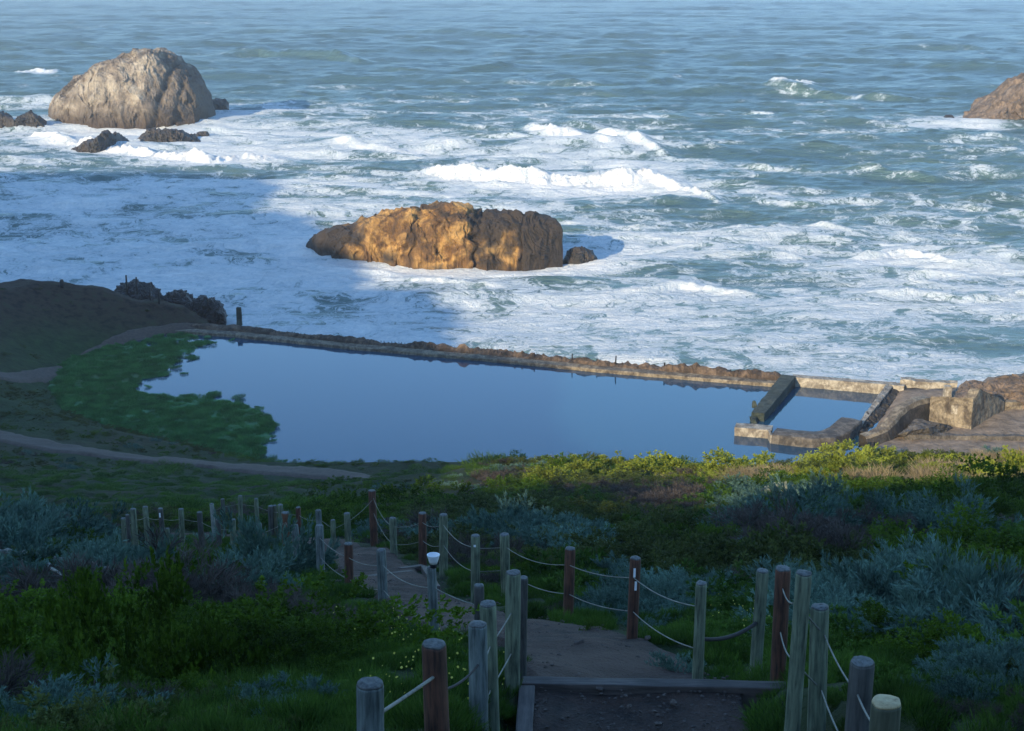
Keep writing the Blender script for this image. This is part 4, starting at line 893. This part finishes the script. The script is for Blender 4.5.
M_marsh = soil_mat('marsh_plants', (.035, .13, .045), (.075, .20, .075), .5, .5, .06, (.05, .11, .03))
mf = grid_faces(*a.shape); kf = (dd_.ravel()[mf] > -1.2).all(1)
mo = mesh_np('marsh', np.stack([a, b, mz-.02], -1).reshape(-1, 3), mf[kf], M_marsh); tag(mo, 'floating green marsh plants filling the left end of the pool', 'marsh', kind='stuff')

# ------------------------------------------------------------------ foliage prototypes
def leaves_mesh(name, tips, dirs, nl, ll, lw, mat, spread=.9, sprig=.16, droop=0, seed=0, stems=None):
    """leaf quads set along the last part of each twig"""
    r = np.random.default_rng(seed); K = len(tips); n = K*nl
    t = np.repeat(tips, nl, 0); d = np.repeat(dirs, nl, 0)
    s = r.uniform(0, 1, (n, 1)); c = t-d*sprig*(1-s)
    rd = r.normal(0, 1, (n, 3)); rd /= np.linalg.norm(rd, axis=1, keepdims=True)
    ld = d+rd*spread; ld[:, 2] -= droop; ld /= np.linalg.norm(ld, axis=1, keepdims=True)
    L = ll*r.uniform(.6, 1.25, (n, 1)); W_ = lw*r.uniform(.7, 1.2, (n, 1))
    sd = np.cross(ld, r.normal(0, 1, (n, 3))); sd /= np.linalg.norm(sd, axis=1, keepdims=True)
    p0 = c; p2 = c+ld*L; m_ = c+ld*L*.5
    V = np.stack([p0, m_+sd*W_*.5, p2, m_-sd*W_*.5], 1).reshape(-1, 3)
    Fq = np.arange(n*4).reshape(n, 4)
    tipv = np.repeat(r.uniform(0, 1, K), nl); v = np.repeat(np.clip(.5*tipv+.5*r.uniform(0, 1, n), 0, 1), 4)
    return mesh_np(name, V, Fq, mat, smooth=False, attrs={'v': v}, lnk=False)
def dome(K, seed, h=.7, lump=.25, fill=.35, up_=.4, per=13, tuft=.22):
    """twig tips gathered into tufts over a lumpy dome"""
    r = np.random.default_rng(seed); nt = max(8, K//per)
    th = r.uniform(0, 2*math.pi, nt); ph = np.arccos(np.clip(r.uniform(0, 1, nt)**.8, 0, 1))
    d0 = np.stack([np.sin(ph)*np.cos(th), np.sin(ph)*np.sin(th), np.cos(ph)], -1)
    rad = 1+lump*noise(d0[:, 0]*2.2+seed, d0[:, 1]*2.2, d0[:, 2]*2.2, seed=seed)*1.6+r.uniform(-.24, .10, nt)
    k = r.integers(0, nt, K); off = r.normal(0, 1, (K, 3)); off /= np.linalg.norm(off, axis=1, keepdims=True)
    c = (d0*rad[:, None])[k]; dr = d0[k]*.8+off*.75+np.array([0, 0, up_]); dr /= np.linalg.norm(dr, axis=1, keepdims=True)
    tips = c+off*tuft*r.uniform(.4, 1.0, (K, 1)); deep = r.uniform(0, 1, K) < fill*.4; tips[deep] *= r.uniform(.4, .85, (deep.sum(), 1))
    tips[:, 2] = np.maximum(tips[:, 2], .02); tips = tips*np.array([1, 1, h])
    return tips, dr
L_silver = leaf_mat('silver_leaf', (.012, .036, .028), (.155, .265, .205), .12)
L_green = leaf_mat('dark_green_leaf', (.006, .022, .002), (.105, .185, .014), .25)
L_herb = leaf_mat('herb_leaf', (.008, .032, .004), (.10, .185, .028), .3)
L_dry = leaf_mat('dry_twig', (.022, .018, .016), (.12, .10, .085), .1)
L_lime = leaf_mat('yellow_green_leaf', (.06, .085, .008), (.34, .38, .055), .3)
L_tan = leaf_mat('tan_grass', (.16, .12, .06), (.36, .28, .16), .3)
L_white = leaf_mat('whitish_leaf', (.22, .25, .20), (.45, .48, .38), .2)
L_reed = leaf_mat('marsh_leaf', (.020, .095, .026), (.10, .28, .08), .3)
L_olive = leaf_mat('olive_scrub_leaf', (.010, .022, .005), (.11, .135, .035), .2)
def grass(K, seed, mat, name, h=.6, lean=.35, w_=.03):
    r = np.random.default_rng(seed); a = r.uniform(0, 6.28, K); rr = r.uniform(0, 1, K)**.5
    base = np.stack([rr*np.cos(a), rr*np.sin(a), 0*a], -1); d = np.stack([r.normal(0, lean, K), r.normal(0, lean, K), np.ones(K)], -1); d[:, :2] += base[:, :2]*.4; d /= np.linalg.norm(d, axis=1, keepdims=True)
    return leaves_mesh(name, base+d*.1, d, 1, h, w_, mat, .12, 0.1, 0, seed)
PROTO = {}
for k in range(3):
    t, d = dome(560, 100+k, .66, .3, .35, .35); PROTO['silver', k] = leaves_mesh('silver_clump', t, d, 15, .085, .019, L_silver, .55, .17, seed=k)
    t, d = dome(640, 200+k, .62, .28, .3, .3); PROTO['green', k] = leaves_mesh('green_clump', t, d, 13, .048, .028, L_green, 1.0, .10, seed=k+9)
    t, d = dome(420, 300+k, .30, .35, .5, .8); PROTO['herb', k] = leaves_mesh('herb_clump', t, d, 9, .12, .035, L_herb, .8, .10, seed=k+19)
    t, d = dome(420, 400+k, .55, .3, .5, .6); PROTO['dry', k] = leaves_mesh('dry_clump', t, d, 9, .16, .012, L_dry, .7, .16, seed=k+29)
    t, d = dome(760, 500+k, .62, .3, .3, .5, 13, .27); PROTO['lime', k] = leaves_mesh('lime_clump', t, d, 11, .085, .045, L_lime, .9, .11, seed=k+39)
    t, d = dome(430, 600+k, .6, .3, .35, .6); PROTO['white', k] = leaves_mesh('white_clump', t, d, 12, .12, .03, L_white, .6, .15, seed=k+49)
    t, d = dome(480, 700+k, .5, .35, .4, .4); PROTO['olive', k] = leaves_mesh('olive_clump', t, d, 10, .075, .030, L_olive, .9, .12, seed=k+59)
    PROTO['tan', k] = grass(900, 70+k, L_tan, 'tan_tuft', .7, .4, .022)
    PROTO['grass', k] = grass(900, 80+k, L_herb, 'grass_tuft', .55, .45, .03)
    PROTO['reed', k] = grass(500, 90+k, L_reed, 'reed_tuft', .55, .25, .03)
# ------------------------------------------------------------------ single shrubs one can point at
SHR = [ # u, v of the foot centre, width px, height factor, kind, name, label
 (120, 592, 130, 1.1, 'silver', 'silver_shrub', 'broad silver-green shrub with upright sprigs left of the far fence posts'),
 (258, 582, 132, 1.3, 'silver', 'silver_shrub', 'big rounded blue-silver shrub hiding the feet of the far fence posts'),
 (90, 700, 210, 1.7, 'green', 'green_shrub', 'large rounded dark green bush in the lower left foreground'),
 (205, 690, 140, 1.6, 'green', 'green_shrub', 'dark green bush joined to the right of the large lower left bush'),
 (265, 725, 95, .9, 'silver', 'silver_shrub', 'dim silver shrub at the bottom edge right of the dark green bushes'),
 (50, 735, 120, .7, 'silver', 'silver_shrub', 'dim silver shrub at the bottom left corner below the green bush'),
 (30, 545, 90, .7, 'silver', 'silver_shrub', 'pale silver patch of shrub at the left edge above the dead branch'),
 (560, 556, 88, .8, 'silver', 'silver_shrub', 'silver shrub on the slope right behind the green-grey post'),
 (655, 615, 60, 1.1, 'silver', 'silver_shrub', 'silver shrub beside the brown post with the white streak'),
 (672, 680, 62, 1.0, 'silver', 'silver_shrub', 'silver shrub left of the lone green-grey post behind the landing'),
 (596, 640, 40, .9, 'green', 'green_shrub', 'small bright green tuft between the two brown posts at the bend'),
 (990, 640, 160, 1.5, 'silver', 'silver_shrub', 'largest blue-silver shrub with a dark hollow at the right edge'),
 (905, 615, 120, 1.3, 'silver', 'silver_shrub', 'wide silver shrub left of the one with the dark hollow'),
 (845, 600, 85, 1.1, 'silver', 'silver_shrub', 'grey-silver shrub right behind the tall posts of the landing'),
 (985, 715, 110, .8, 'silver', 'silver_shrub', 'pale leafy shrub at the lower right below the big silver ones'),
 (770, 520, 80, .9, 'silver', 'silver_shrub', 'silver shrub catching the first light below the sunlit band'),
 (745, 555, 60, .7, 'silver', 'silver_shrub', 'small grey shrub in the shaded middle of the right slope'),
 (985, 520, 170, .75, 'green', 'green_shrub', 'smooth dark green mound at the right edge below the sunlit band'),
 (895, 530, 110, .6, 'green', 'green_shrub', 'low green mound joined to the left of the smooth dark mound'),
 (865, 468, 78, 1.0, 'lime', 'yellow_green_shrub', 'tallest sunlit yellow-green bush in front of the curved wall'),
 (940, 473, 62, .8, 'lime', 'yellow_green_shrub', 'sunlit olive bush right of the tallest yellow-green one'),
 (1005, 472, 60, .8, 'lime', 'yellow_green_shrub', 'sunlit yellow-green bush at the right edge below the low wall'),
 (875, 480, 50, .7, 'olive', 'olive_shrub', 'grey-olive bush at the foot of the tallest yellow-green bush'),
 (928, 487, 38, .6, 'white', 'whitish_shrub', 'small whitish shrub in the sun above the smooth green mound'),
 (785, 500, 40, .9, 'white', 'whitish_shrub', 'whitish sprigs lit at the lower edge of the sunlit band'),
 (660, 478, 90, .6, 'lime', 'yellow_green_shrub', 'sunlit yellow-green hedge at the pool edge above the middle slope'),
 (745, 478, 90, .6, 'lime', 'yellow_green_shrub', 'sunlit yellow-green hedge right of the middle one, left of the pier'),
 (580, 476, 90, .6, 'green', 'green_shrub', 'dark green hedge at the left end of the sunlit band'),
 (545, 522, 150, .5, 'olive', 'olive_shrub', 'long low olive mound across the middle of the slope'),
 (420, 510, 100, .7, 'green', 'green_shrub', 'nearly black bush behind the tallest far brown post'),
 (340, 515, 90, .8, 'green', 'green_shrub', 'nearly black bush behind the far fence left of the tallest post'),
 (480, 500, 60, .7, 'dry', 'dry_shrub', 'dry brown bush where the lower trail ends'),
 (670, 510, 70, .7, 'dry', 'dry_shrub', 'brownish dry bush below the dark green hedge'),
 (360, 640, 110, .5, 'dry', 'dry_shrub', 'dim heather-grey bush in front of the lower landing'),
]
ZONES = []
used = {}
for (u, v, wpx, hf, kind, nm, lab) in SHR:
    b = hit(u, v-2); dep = b[1]*ct+(CZ-b[2])*st; R = wpx/F*dep/2
    k = used.get(kind, 0); used[kind] = k+1; src = PROTO[kind, k % 3]
    o = src.copy(); o.name = nm; link(o); o.location = (b[0], b[1]+R*.55, float(T(b[0], b[1]+R*.55))-R*.12)
    fs = R; o.scale = (fs, fs*.8, fs*(.78 if b[1] > 60 else 1.15)*hf); o.rotation_euler = (0, 0, random.uniform(0, 6.28))
    tag(o, lab, 'shrub', {'silver': 'silver shrubs on the slope', 'green': 'dark green bushes', 'lime': 'sunlit yellow-green bushes', 'white': 'whitish shrubs', 'olive': 'olive bushes', 'dry': 'dry brown bushes'}[kind])
    ZONES.append((b[0], b[1]+R*.55, R))

# ------------------------------------------------------------------ stuff scattered over the slope
def scatter(name, kind, pts, scl, label, cat='scrub', tilt=.15):
    n = len(pts)
    if n == 0: return
    me = bpy.data.meshes.new(name); me.vertices.add(n); me.vertices.foreach_set('co', np.asarray(pts, np.float32).ravel())
    r = np.random.default_rng(n); rot = np.stack([r.normal(0, tilt, n), r.normal(0, tilt, n), r.uniform(0, 6.28, n)], -1)
    for nm, dat in (('rot', rot), ('scl', scl)):
        at = me.attributes.new(nm, 'FLOAT_VECTOR', 'POINT'); at.data.foreach_set('vector', np.asarray(dat, np.float32).ravel())
    at = me.attributes.new('var', 'INT', 'POINT'); at.data.foreach_set('value', r.integers(0, 3, n).astype(np.int32))
    o = link(bpy.data.objects.new(name, me)); tag(o, label, cat, kind='stuff')
    t = bpy.data.node_groups.new(name, 'GeometryNodeTree')
    t.interface.new_socket('Geometry', in_out='INPUT', socket_type='NodeSocketGeometry'); t.interface.new_socket('Geometry', in_out='OUTPUT', socket_type='NodeSocketGeometry')
    ns, ls = t.nodes, t.links; gi = ns.new('NodeGroupInput'); go = ns.new('NodeGroupOutput'); j = ns.new('GeometryNodeJoinGeometry')
    def attr(nm, ty):
        x = ns.new('GeometryNodeInputNamedAttribute'); x.data_type = ty; x.inputs[0].default_value = nm; return x.outputs[0]
    ra, sa, va = attr('rot', 'FLOAT_VECTOR'), attr('scl', 'FLOAT_VECTOR'), attr('var', 'INT')
    for k in range(3):
        ip = ns.new('GeometryNodeInstanceOnPoints'); oi = ns.new('GeometryNodeObjectInfo'); oi.inputs[0].default_value = PROTO[kind, k]
        cmp_ = ns.new('FunctionNodeCompare'); cmp_.data_type = 'INT'; cmp_.operation = 'EQUAL'
        ii = [s for s in cmp_.inputs if s.type == 'INT']; ls.new(va, ii[0]); ii[1].default_value = k
        ls.new(cmp_.outputs[0], ip.inputs['Selection']); ls.new(gi.outputs[0], ip.inputs['Points']); ls.new(oi.outputs['Geometry'], ip.inputs['Instance'])
        ls.new(ra, ip.inputs['Rotation']); ls.new(sa, ip.inputs['Scale']); ls.new(ip.outputs[0], j.inputs[0])
    ls.new(j.outputs[0], go.inputs[0])
    md = o.modifiers.new('scatter', 'NODES'); md.node_group = t
    return o
pts = []
y = 5.5
while y < 143:
    s_ = .36+.0115*y; xw = .42*(y+9)
    xs = np.arange(-xw, xw, s_); xs = xs+rng.uniform(-.45, .45, len(xs))*s_
    for x in xs: pts.append((x, y+rng.uniform(-.45, .45)*s_, s_))
    y += s_
pts = np.array(pts)
def pathd(x, y):
    d = np.full(len(x), 1e9)
    for tr in PATHS:
        dd = np.hypot(x[:, None]-tr[None, :, 0], y[:, None]-tr[None, :, 1])-tr[None, :, 2]/2; d = np.minimum(d, dd.min(1))
    inl = (x > cl_[0]-.05) & (x < 2.08) & (y < cl_[1]+.3) & (y > 4); d = np.where(inl, -1, d)
    dl = np.maximum(np.maximum(cl_[0]-.05-x, x-2.08), y-cl_[1]-.3); d = np.where((dl > 0) & (dl < d), dl, d)
    return d
px, py, ps = pts.T
pd = pathd(px, py); zt = T(px, py); pu, pv, pdep = proj(px, py, zt)
keep = (pd > ps*.55) & ~inpoly(POOL, px, py) & (dpoly(POOL, px, py) > .6)
for (zx, zy, zr) in ZONES: keep &= ((px-zx)/zr)**2+((py-zy)/(zr*.8))**2 > .55
for root, top, r, h in PINFO: keep &= np.hypot(px-top[0], py-top[1]) > .25
px, py, ps, zt, pu, pv, pd = (a[keep] for a in (px, py, ps, zt, pu, pv, pd))
kinds = ['silver', 'green', 'herb', 'dry', 'lime', 'olive', 'tan', 'grass', 'white']
sc = {k: .30*rng.uniform(0, 1, len(px)) for k in kinds}
n1 = fbm(px*.28, py*.16, o=3, seed=60); n2 = fbm(px*.3+40, py*.18, o=3, seed=61); n3 = fbm(px*.3-40, py*.18, o=3, seed=62)
sc['silver'] += .36+1.0*n1; sc['herb'] += .42+.9*n2; sc['olive'] += .42+.9*n3; sc['green'] += .33-.9*n1; sc['dry'] += .38-.8*n2
sc['lime'] -= 3; sc['tan'] -= 3; sc['white'] -= 3; sc['grass'] += .2
def z_(k, u, v, ru, rv, a): sc[k] = sc[k]+1.5*a*np.exp(-(((pu-u)/ru)**2+((pv-v)/rv)**2))
for z in [('silver', 110, 575, 70, 22, 1), ('silver', 255, 562, 70, 22, 1), ('silver', 560, 545, 45, 14, 1), ('silver', 655, 610, 40, 30, 1), ('silver', 940, 600, 90, 35, .8), ('olive', 830, 570, 60, 20, .6), ('green', 700, 545, 60, 14, .5), ('silver', 770, 500, 60, 18, .9),
          ('silver', 975, 690, 80, 25, .6), ('silver', 40, 728, 70, 14, .7), ('silver', 285, 705, 60, 25, .7), ('silver', 20, 540, 60, 18, .8),
          ('green', 110, 660, 150, 42, 1.5), ('green', 230, 660, 80, 30, 1.0), ('green', 250, 590, 60, 10, 1), ('green', 400, 500, 110, 14, 1.1), ('green', 940, 503, 110, 24, 1.9), ('green', 900, 660, 60, 14, .9),
          ('herb', 430, 670, 90, 50, 1.1), ('herb', 720, 640, 50, 45, 1.0), ('herb', 560, 600, 60, 25, .8), ('herb', 360, 470, 120, 14, .8), ('herb', 840, 700, 60, 30, .6), ('olive', 520, 515, 110, 18, 1.0), ('olive', 700, 570, 60, 20, .8),
          ('dry', 100, 612, 130, 12, 1.0), ('dry', 370, 610, 80, 16, 1.0), ('dry', 800, 545, 80, 16, .7), ('dry', 665, 505, 50, 12, .8), ('dry', 970, 725, 80, 14, 1.0), ('olive', 120, 500, 160, 18, .9), ('grass', 60, 495, 160, 22, 1.6), ('grass', 340, 468, 150, 14, 1.3), ('grass', 250, 500, 90, 12, 1.2), ('green', 380, 462, 110, 8, 1.9)]: z_(*z)
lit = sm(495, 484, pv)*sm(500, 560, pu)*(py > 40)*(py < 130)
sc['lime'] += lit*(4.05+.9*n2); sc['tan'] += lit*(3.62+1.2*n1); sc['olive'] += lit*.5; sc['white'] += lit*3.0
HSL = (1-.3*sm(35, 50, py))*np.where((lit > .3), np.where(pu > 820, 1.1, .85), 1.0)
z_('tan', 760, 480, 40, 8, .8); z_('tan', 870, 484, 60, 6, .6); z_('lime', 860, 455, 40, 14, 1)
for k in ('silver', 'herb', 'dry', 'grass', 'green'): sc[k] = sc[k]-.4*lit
M_ = np.stack([sc[k] for k in kinds]); best = M_.argmax(0)
DESC = {'silver': 'low silver-grey scrub covering the slope in patches', 'green': 'low dark green scrub between the silver patches', 'herb': 'leafy green ground cover beside the paths and fences', 'dry': 'dry brownish heather-like scrub on the slope',
        'lime': 'sunlit yellow-green scrub along the edge of the pool', 'olive': 'olive scrub covering the middle slope', 'tan': 'tan dry grass in the sunlit band', 'grass': 'short dark grass on the lower slope', 'white': 'whitish scrub in the sunlit band'}
HS = {'silver': .9, 'green': .8, 'herb': .8, 'dry': .9, 'lime': .85, 'olive': .85, 'tan': .6, 'grass': .45, 'white': .8}
fd = np.min(np.stack([np.hypot(px-t[0], py-t[1]+.0) for _, t, _, _ in PINFO]), 0); infr = np.max(np.stack([(np.abs(px/py-t[0]/t[1])*py < .9)*((t[1]-py) > -.4)*((t[1]-py) < 3+.08*t[1]) for _, t, _, _ in PINFO]), 0)
low = np.where(infr > 0, .50, 1.0)*np.clip(.45+fd*.25, .5, 1)
low = low*np.where((py > 60)&(pu < 480), .45, 1)*(1-.15*sm(45, 65, py))
zmod = np.where(pv > 690, .65, 1)*low*(.75+.5*(fbm(px*.5, py*.5, o=2, seed=77)+.5))
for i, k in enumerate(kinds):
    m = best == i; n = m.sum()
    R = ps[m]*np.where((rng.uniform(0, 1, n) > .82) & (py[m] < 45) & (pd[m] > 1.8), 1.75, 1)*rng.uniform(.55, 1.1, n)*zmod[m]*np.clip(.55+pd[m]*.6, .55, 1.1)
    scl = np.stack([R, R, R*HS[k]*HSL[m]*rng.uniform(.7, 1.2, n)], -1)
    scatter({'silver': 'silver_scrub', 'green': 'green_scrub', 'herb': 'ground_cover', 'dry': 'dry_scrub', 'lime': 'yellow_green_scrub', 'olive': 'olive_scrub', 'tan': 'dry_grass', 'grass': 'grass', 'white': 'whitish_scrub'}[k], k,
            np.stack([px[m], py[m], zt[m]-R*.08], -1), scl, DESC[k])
# fringe of small green plants along the paths and everywhere underneath
n = 5200; ty_ = 6+rng.uniform(0, 1, n)**1.4*60; tx_ = rng.uniform(-1, 1, n)*.42*(ty_+8); dp_ = pathd(tx_, ty_)
k = dp_ > .06; tx_, ty_ = tx_[k], ty_[k]; R = rng.uniform(.10, .22, len(tx_))*(1+ty_*.012)
scatter('ground_grass', 'grass', np.stack([tx_, ty_, T(tx_, ty_)-.02], -1), np.stack([R, R, R*1.1], -1), 'short green grass filling gaps between the shrubs', 'grass')
# reeds in the marsh
n = 9000; rx = rng.uniform(-66, -20, n); ry = rng.uniform(142, 206, n); m = (inpoly(MR, rx, ry) & (dpoly(MR, rx, ry) > .3)) | ((dpoly(MR, rx, ry) < 1.8+fbm(rx*.5, ry*.5, o=2, seed=3)*3) & (rng.uniform(0, 1, n) < .10) & inpoly(POOL, rx, ry)); rx, ry = rx[m], ry[m]
ru, rv, _ = proj(rx, ry, rx*0); m = rng.uniform(0, 1, len(rx)) > .75*np.exp(-(((ru-150+(rv-340)*2.2)/70)**2+((rv-341)/7)**2)); rx, ry = rx[m], ry[m]
R = rng.uniform(.35, .8, len(rx)); scatter('reeds', 'reed', np.stack([rx, ry, rx*0-.02], -1), np.stack([R, R, R*.9], -1), 'green reeds standing in the shallow left end of the pool', 'reeds')
# headland turf
n = 1500; hx = rng.uniform(-95, -28, n); hy = rng.uniform(146, 204, n); m = ~inpoly(POOL, hx, hy) & (dpoly(POOL, hx, hy) > .5) & (pathd(hx, hy) > .6) & (hy < coast(hx)-3) & (rng.uniform(0, 1, n) > sm(165, 180, hy)*.93); hx, hy = hx[m], hy[m]
R = rng.uniform(.5, 1.1, len(hx)); scatter('headland_scrub', 'olive', np.stack([hx, hy, T(hx, hy)-.1], -1), np.stack([R, R, R*.45], -1), 'low scrub on the slope between the trail and the headland')
# gravel
M_grv = rock_mat('path_gravel_stone', [(.04, .028, .022), (.07, .05, .04), (.10, .075, .06), (.14, .11, .09)], 6, None, .2, .01)
for k in range(3):
    bm = bmesh.new(); bmesh.ops.create_icosphere(bm, subdivisions=1, radius=1)
    for v in bm.verts: v.co *= random.uniform(.7, 1.2); v.co.z *= .6
    me = bpy.data.meshes.new('pebble'); bm.to_mesh(me); bm.free(); me.materials.append(M_grv); PROTO['pebble', k] = bpy.data.objects.new('pebble', me)
gp = []
for q_ in range(3600):
    i_ = random.randrange(len(tr3)); a_c = tr3[i_]; gp.append((a_c[0]+random.gauss(0, a_c[2]*.28), a_c[1]+random.gauss(0, a_c[2]*.28)))
gp = np.array(gp); gz = T(gp[:, 0], gp[:, 1])+.06
lx_ = rng.uniform(.05, 1.95, 450); ly_ = rng.uniform(9.9, 12.0, 450)
gp = np.concatenate([gp[gp[:, 1] > 12.3], np.stack([lx_, ly_], -1)]); gz = np.concatenate([gz[:0], T(gp[:-450, 0], gp[:-450, 1])+.07, np.full(450, LZ-.01)])
gs = rng.uniform(.006, .022, len(gp))*np.where(rng.uniform(0, 1, len(gp)) > .96, 2.0, 1)
scatter('gravel', 'pebble', np.column_stack([gp, gz]), np.stack([gs, gs, gs], -1), 'loose gravel and small stones lying on the dirt path', 'gravel')
# yellow flowers
M_fl = plain('yellow_petals', (.55, .52, .08), .6)
fl = []
fz_ = [(400, 640, 60, 25, 120), (520, 700, 40, 30, 20), (745, 625, 40, 25, 40), (430, 700, 60, 30, 60)]
V = []; Fq = []
for (u, v, ru_, rv_, n) in fz_:
    for k in range(n):
        p = hit(u+random.gauss(0, ru_*.5), v+random.gauss(0, rv_*.4)); 
        if pathd(np.array([p[0]]), np.array([p[1]]))[0] < .15: continue
        c = Vector(p)+Vector((0, 0, random.uniform(.15, .34))); r_ = random.uniform(.006, .012)
        for q_ in range(3):
            a = Vector((random.gauss(0, 1), random.gauss(0, 1), random.gauss(0, 1))).normalized(); b_ = a.orthogonal().normalized(); i0 = len(V)
            V += [tuple(c+a*r_), tuple(c+b_*r_), tuple(c-a*r_), tuple(c-b_*r_)]; Fq.append((i0, i0+1, i0+2, i0+3))
o = mesh_np('wild_flowers', V, Fq, M_fl, smooth=False); tag(o, 'tiny yellow wild flowers dotted in the green ground cover', 'flowers', kind='stuff')
# dead branches
M_bark = wood_mat('bleached_dead_wood', (.12, .12, .10), (.28, .28, .24))
b = [[], []]
def brn(pp, r0, r1, lift):
    W = [Vector(hit(u, v))+Vector((0, 0, lift)) for u, v in pp]; out = []
    for a, c in zip(W, W[1:]):
        for k in range(6): out.append(a.lerp(c, k/6)+Vector((random.gauss(0, .012), random.gauss(0, .02), random.gauss(0, .02))))
    out.append(W[-1]); tube(b, out, list(np.linspace(r0, r1, len(out))), 7)
brn([(-30, 566), (10, 568), (40, 570), (80, 580), (115, 588), (150, 601)], .09, .03, .38)
brn([(80, 580), (105, 574), (125, 572)], .045, .015, .38); brn([(40, 570), (60, 588), (70, 604)], .05, .015, .30); brn([(115, 588), (135, 590), (148, 586)], .035, .01, .36)
tag(tubeobj('dead_branch', b, M_bark), 'long bleached dead branch lying across the shrubs at the left edge', 'branch')

# ------------------------------------------------------------------ sea air
HZ = 0.00018
if HZ:
    bm = bmesh.new(); bmesh.ops.create_cube(bm, size=1)
    for v in bm.verts:
        v.co = (v.co.x*18000, 0, v.co.z) if False else Vector((v.co.x*24000, (v.co.y+.5)*31200-600, (-9 if v.co.z < 0 else 98)))
    m = bpy.data.materials.new('sea_air'); m.use_nodes = True; ns = m.node_tree.nodes; ns.remove(ns['Principled BSDF'])
    pv_ = ns.new('ShaderNodeVolumePrincipled'); pv_.inputs['Density'].default_value = HZ; pv_.inputs['Color'].default_value = (.86, .92, 1, 1); pv_.inputs['Anisotropy'].default_value = .2
    m.node_tree.links.new(pv_.outputs[0], ns['Material Output'].inputs['Volume'])
    hz = bm_obj('haze', bm, m); tag(hz, 'thin pale sea air between the shore and the far water', 'haze', kind='stuff')
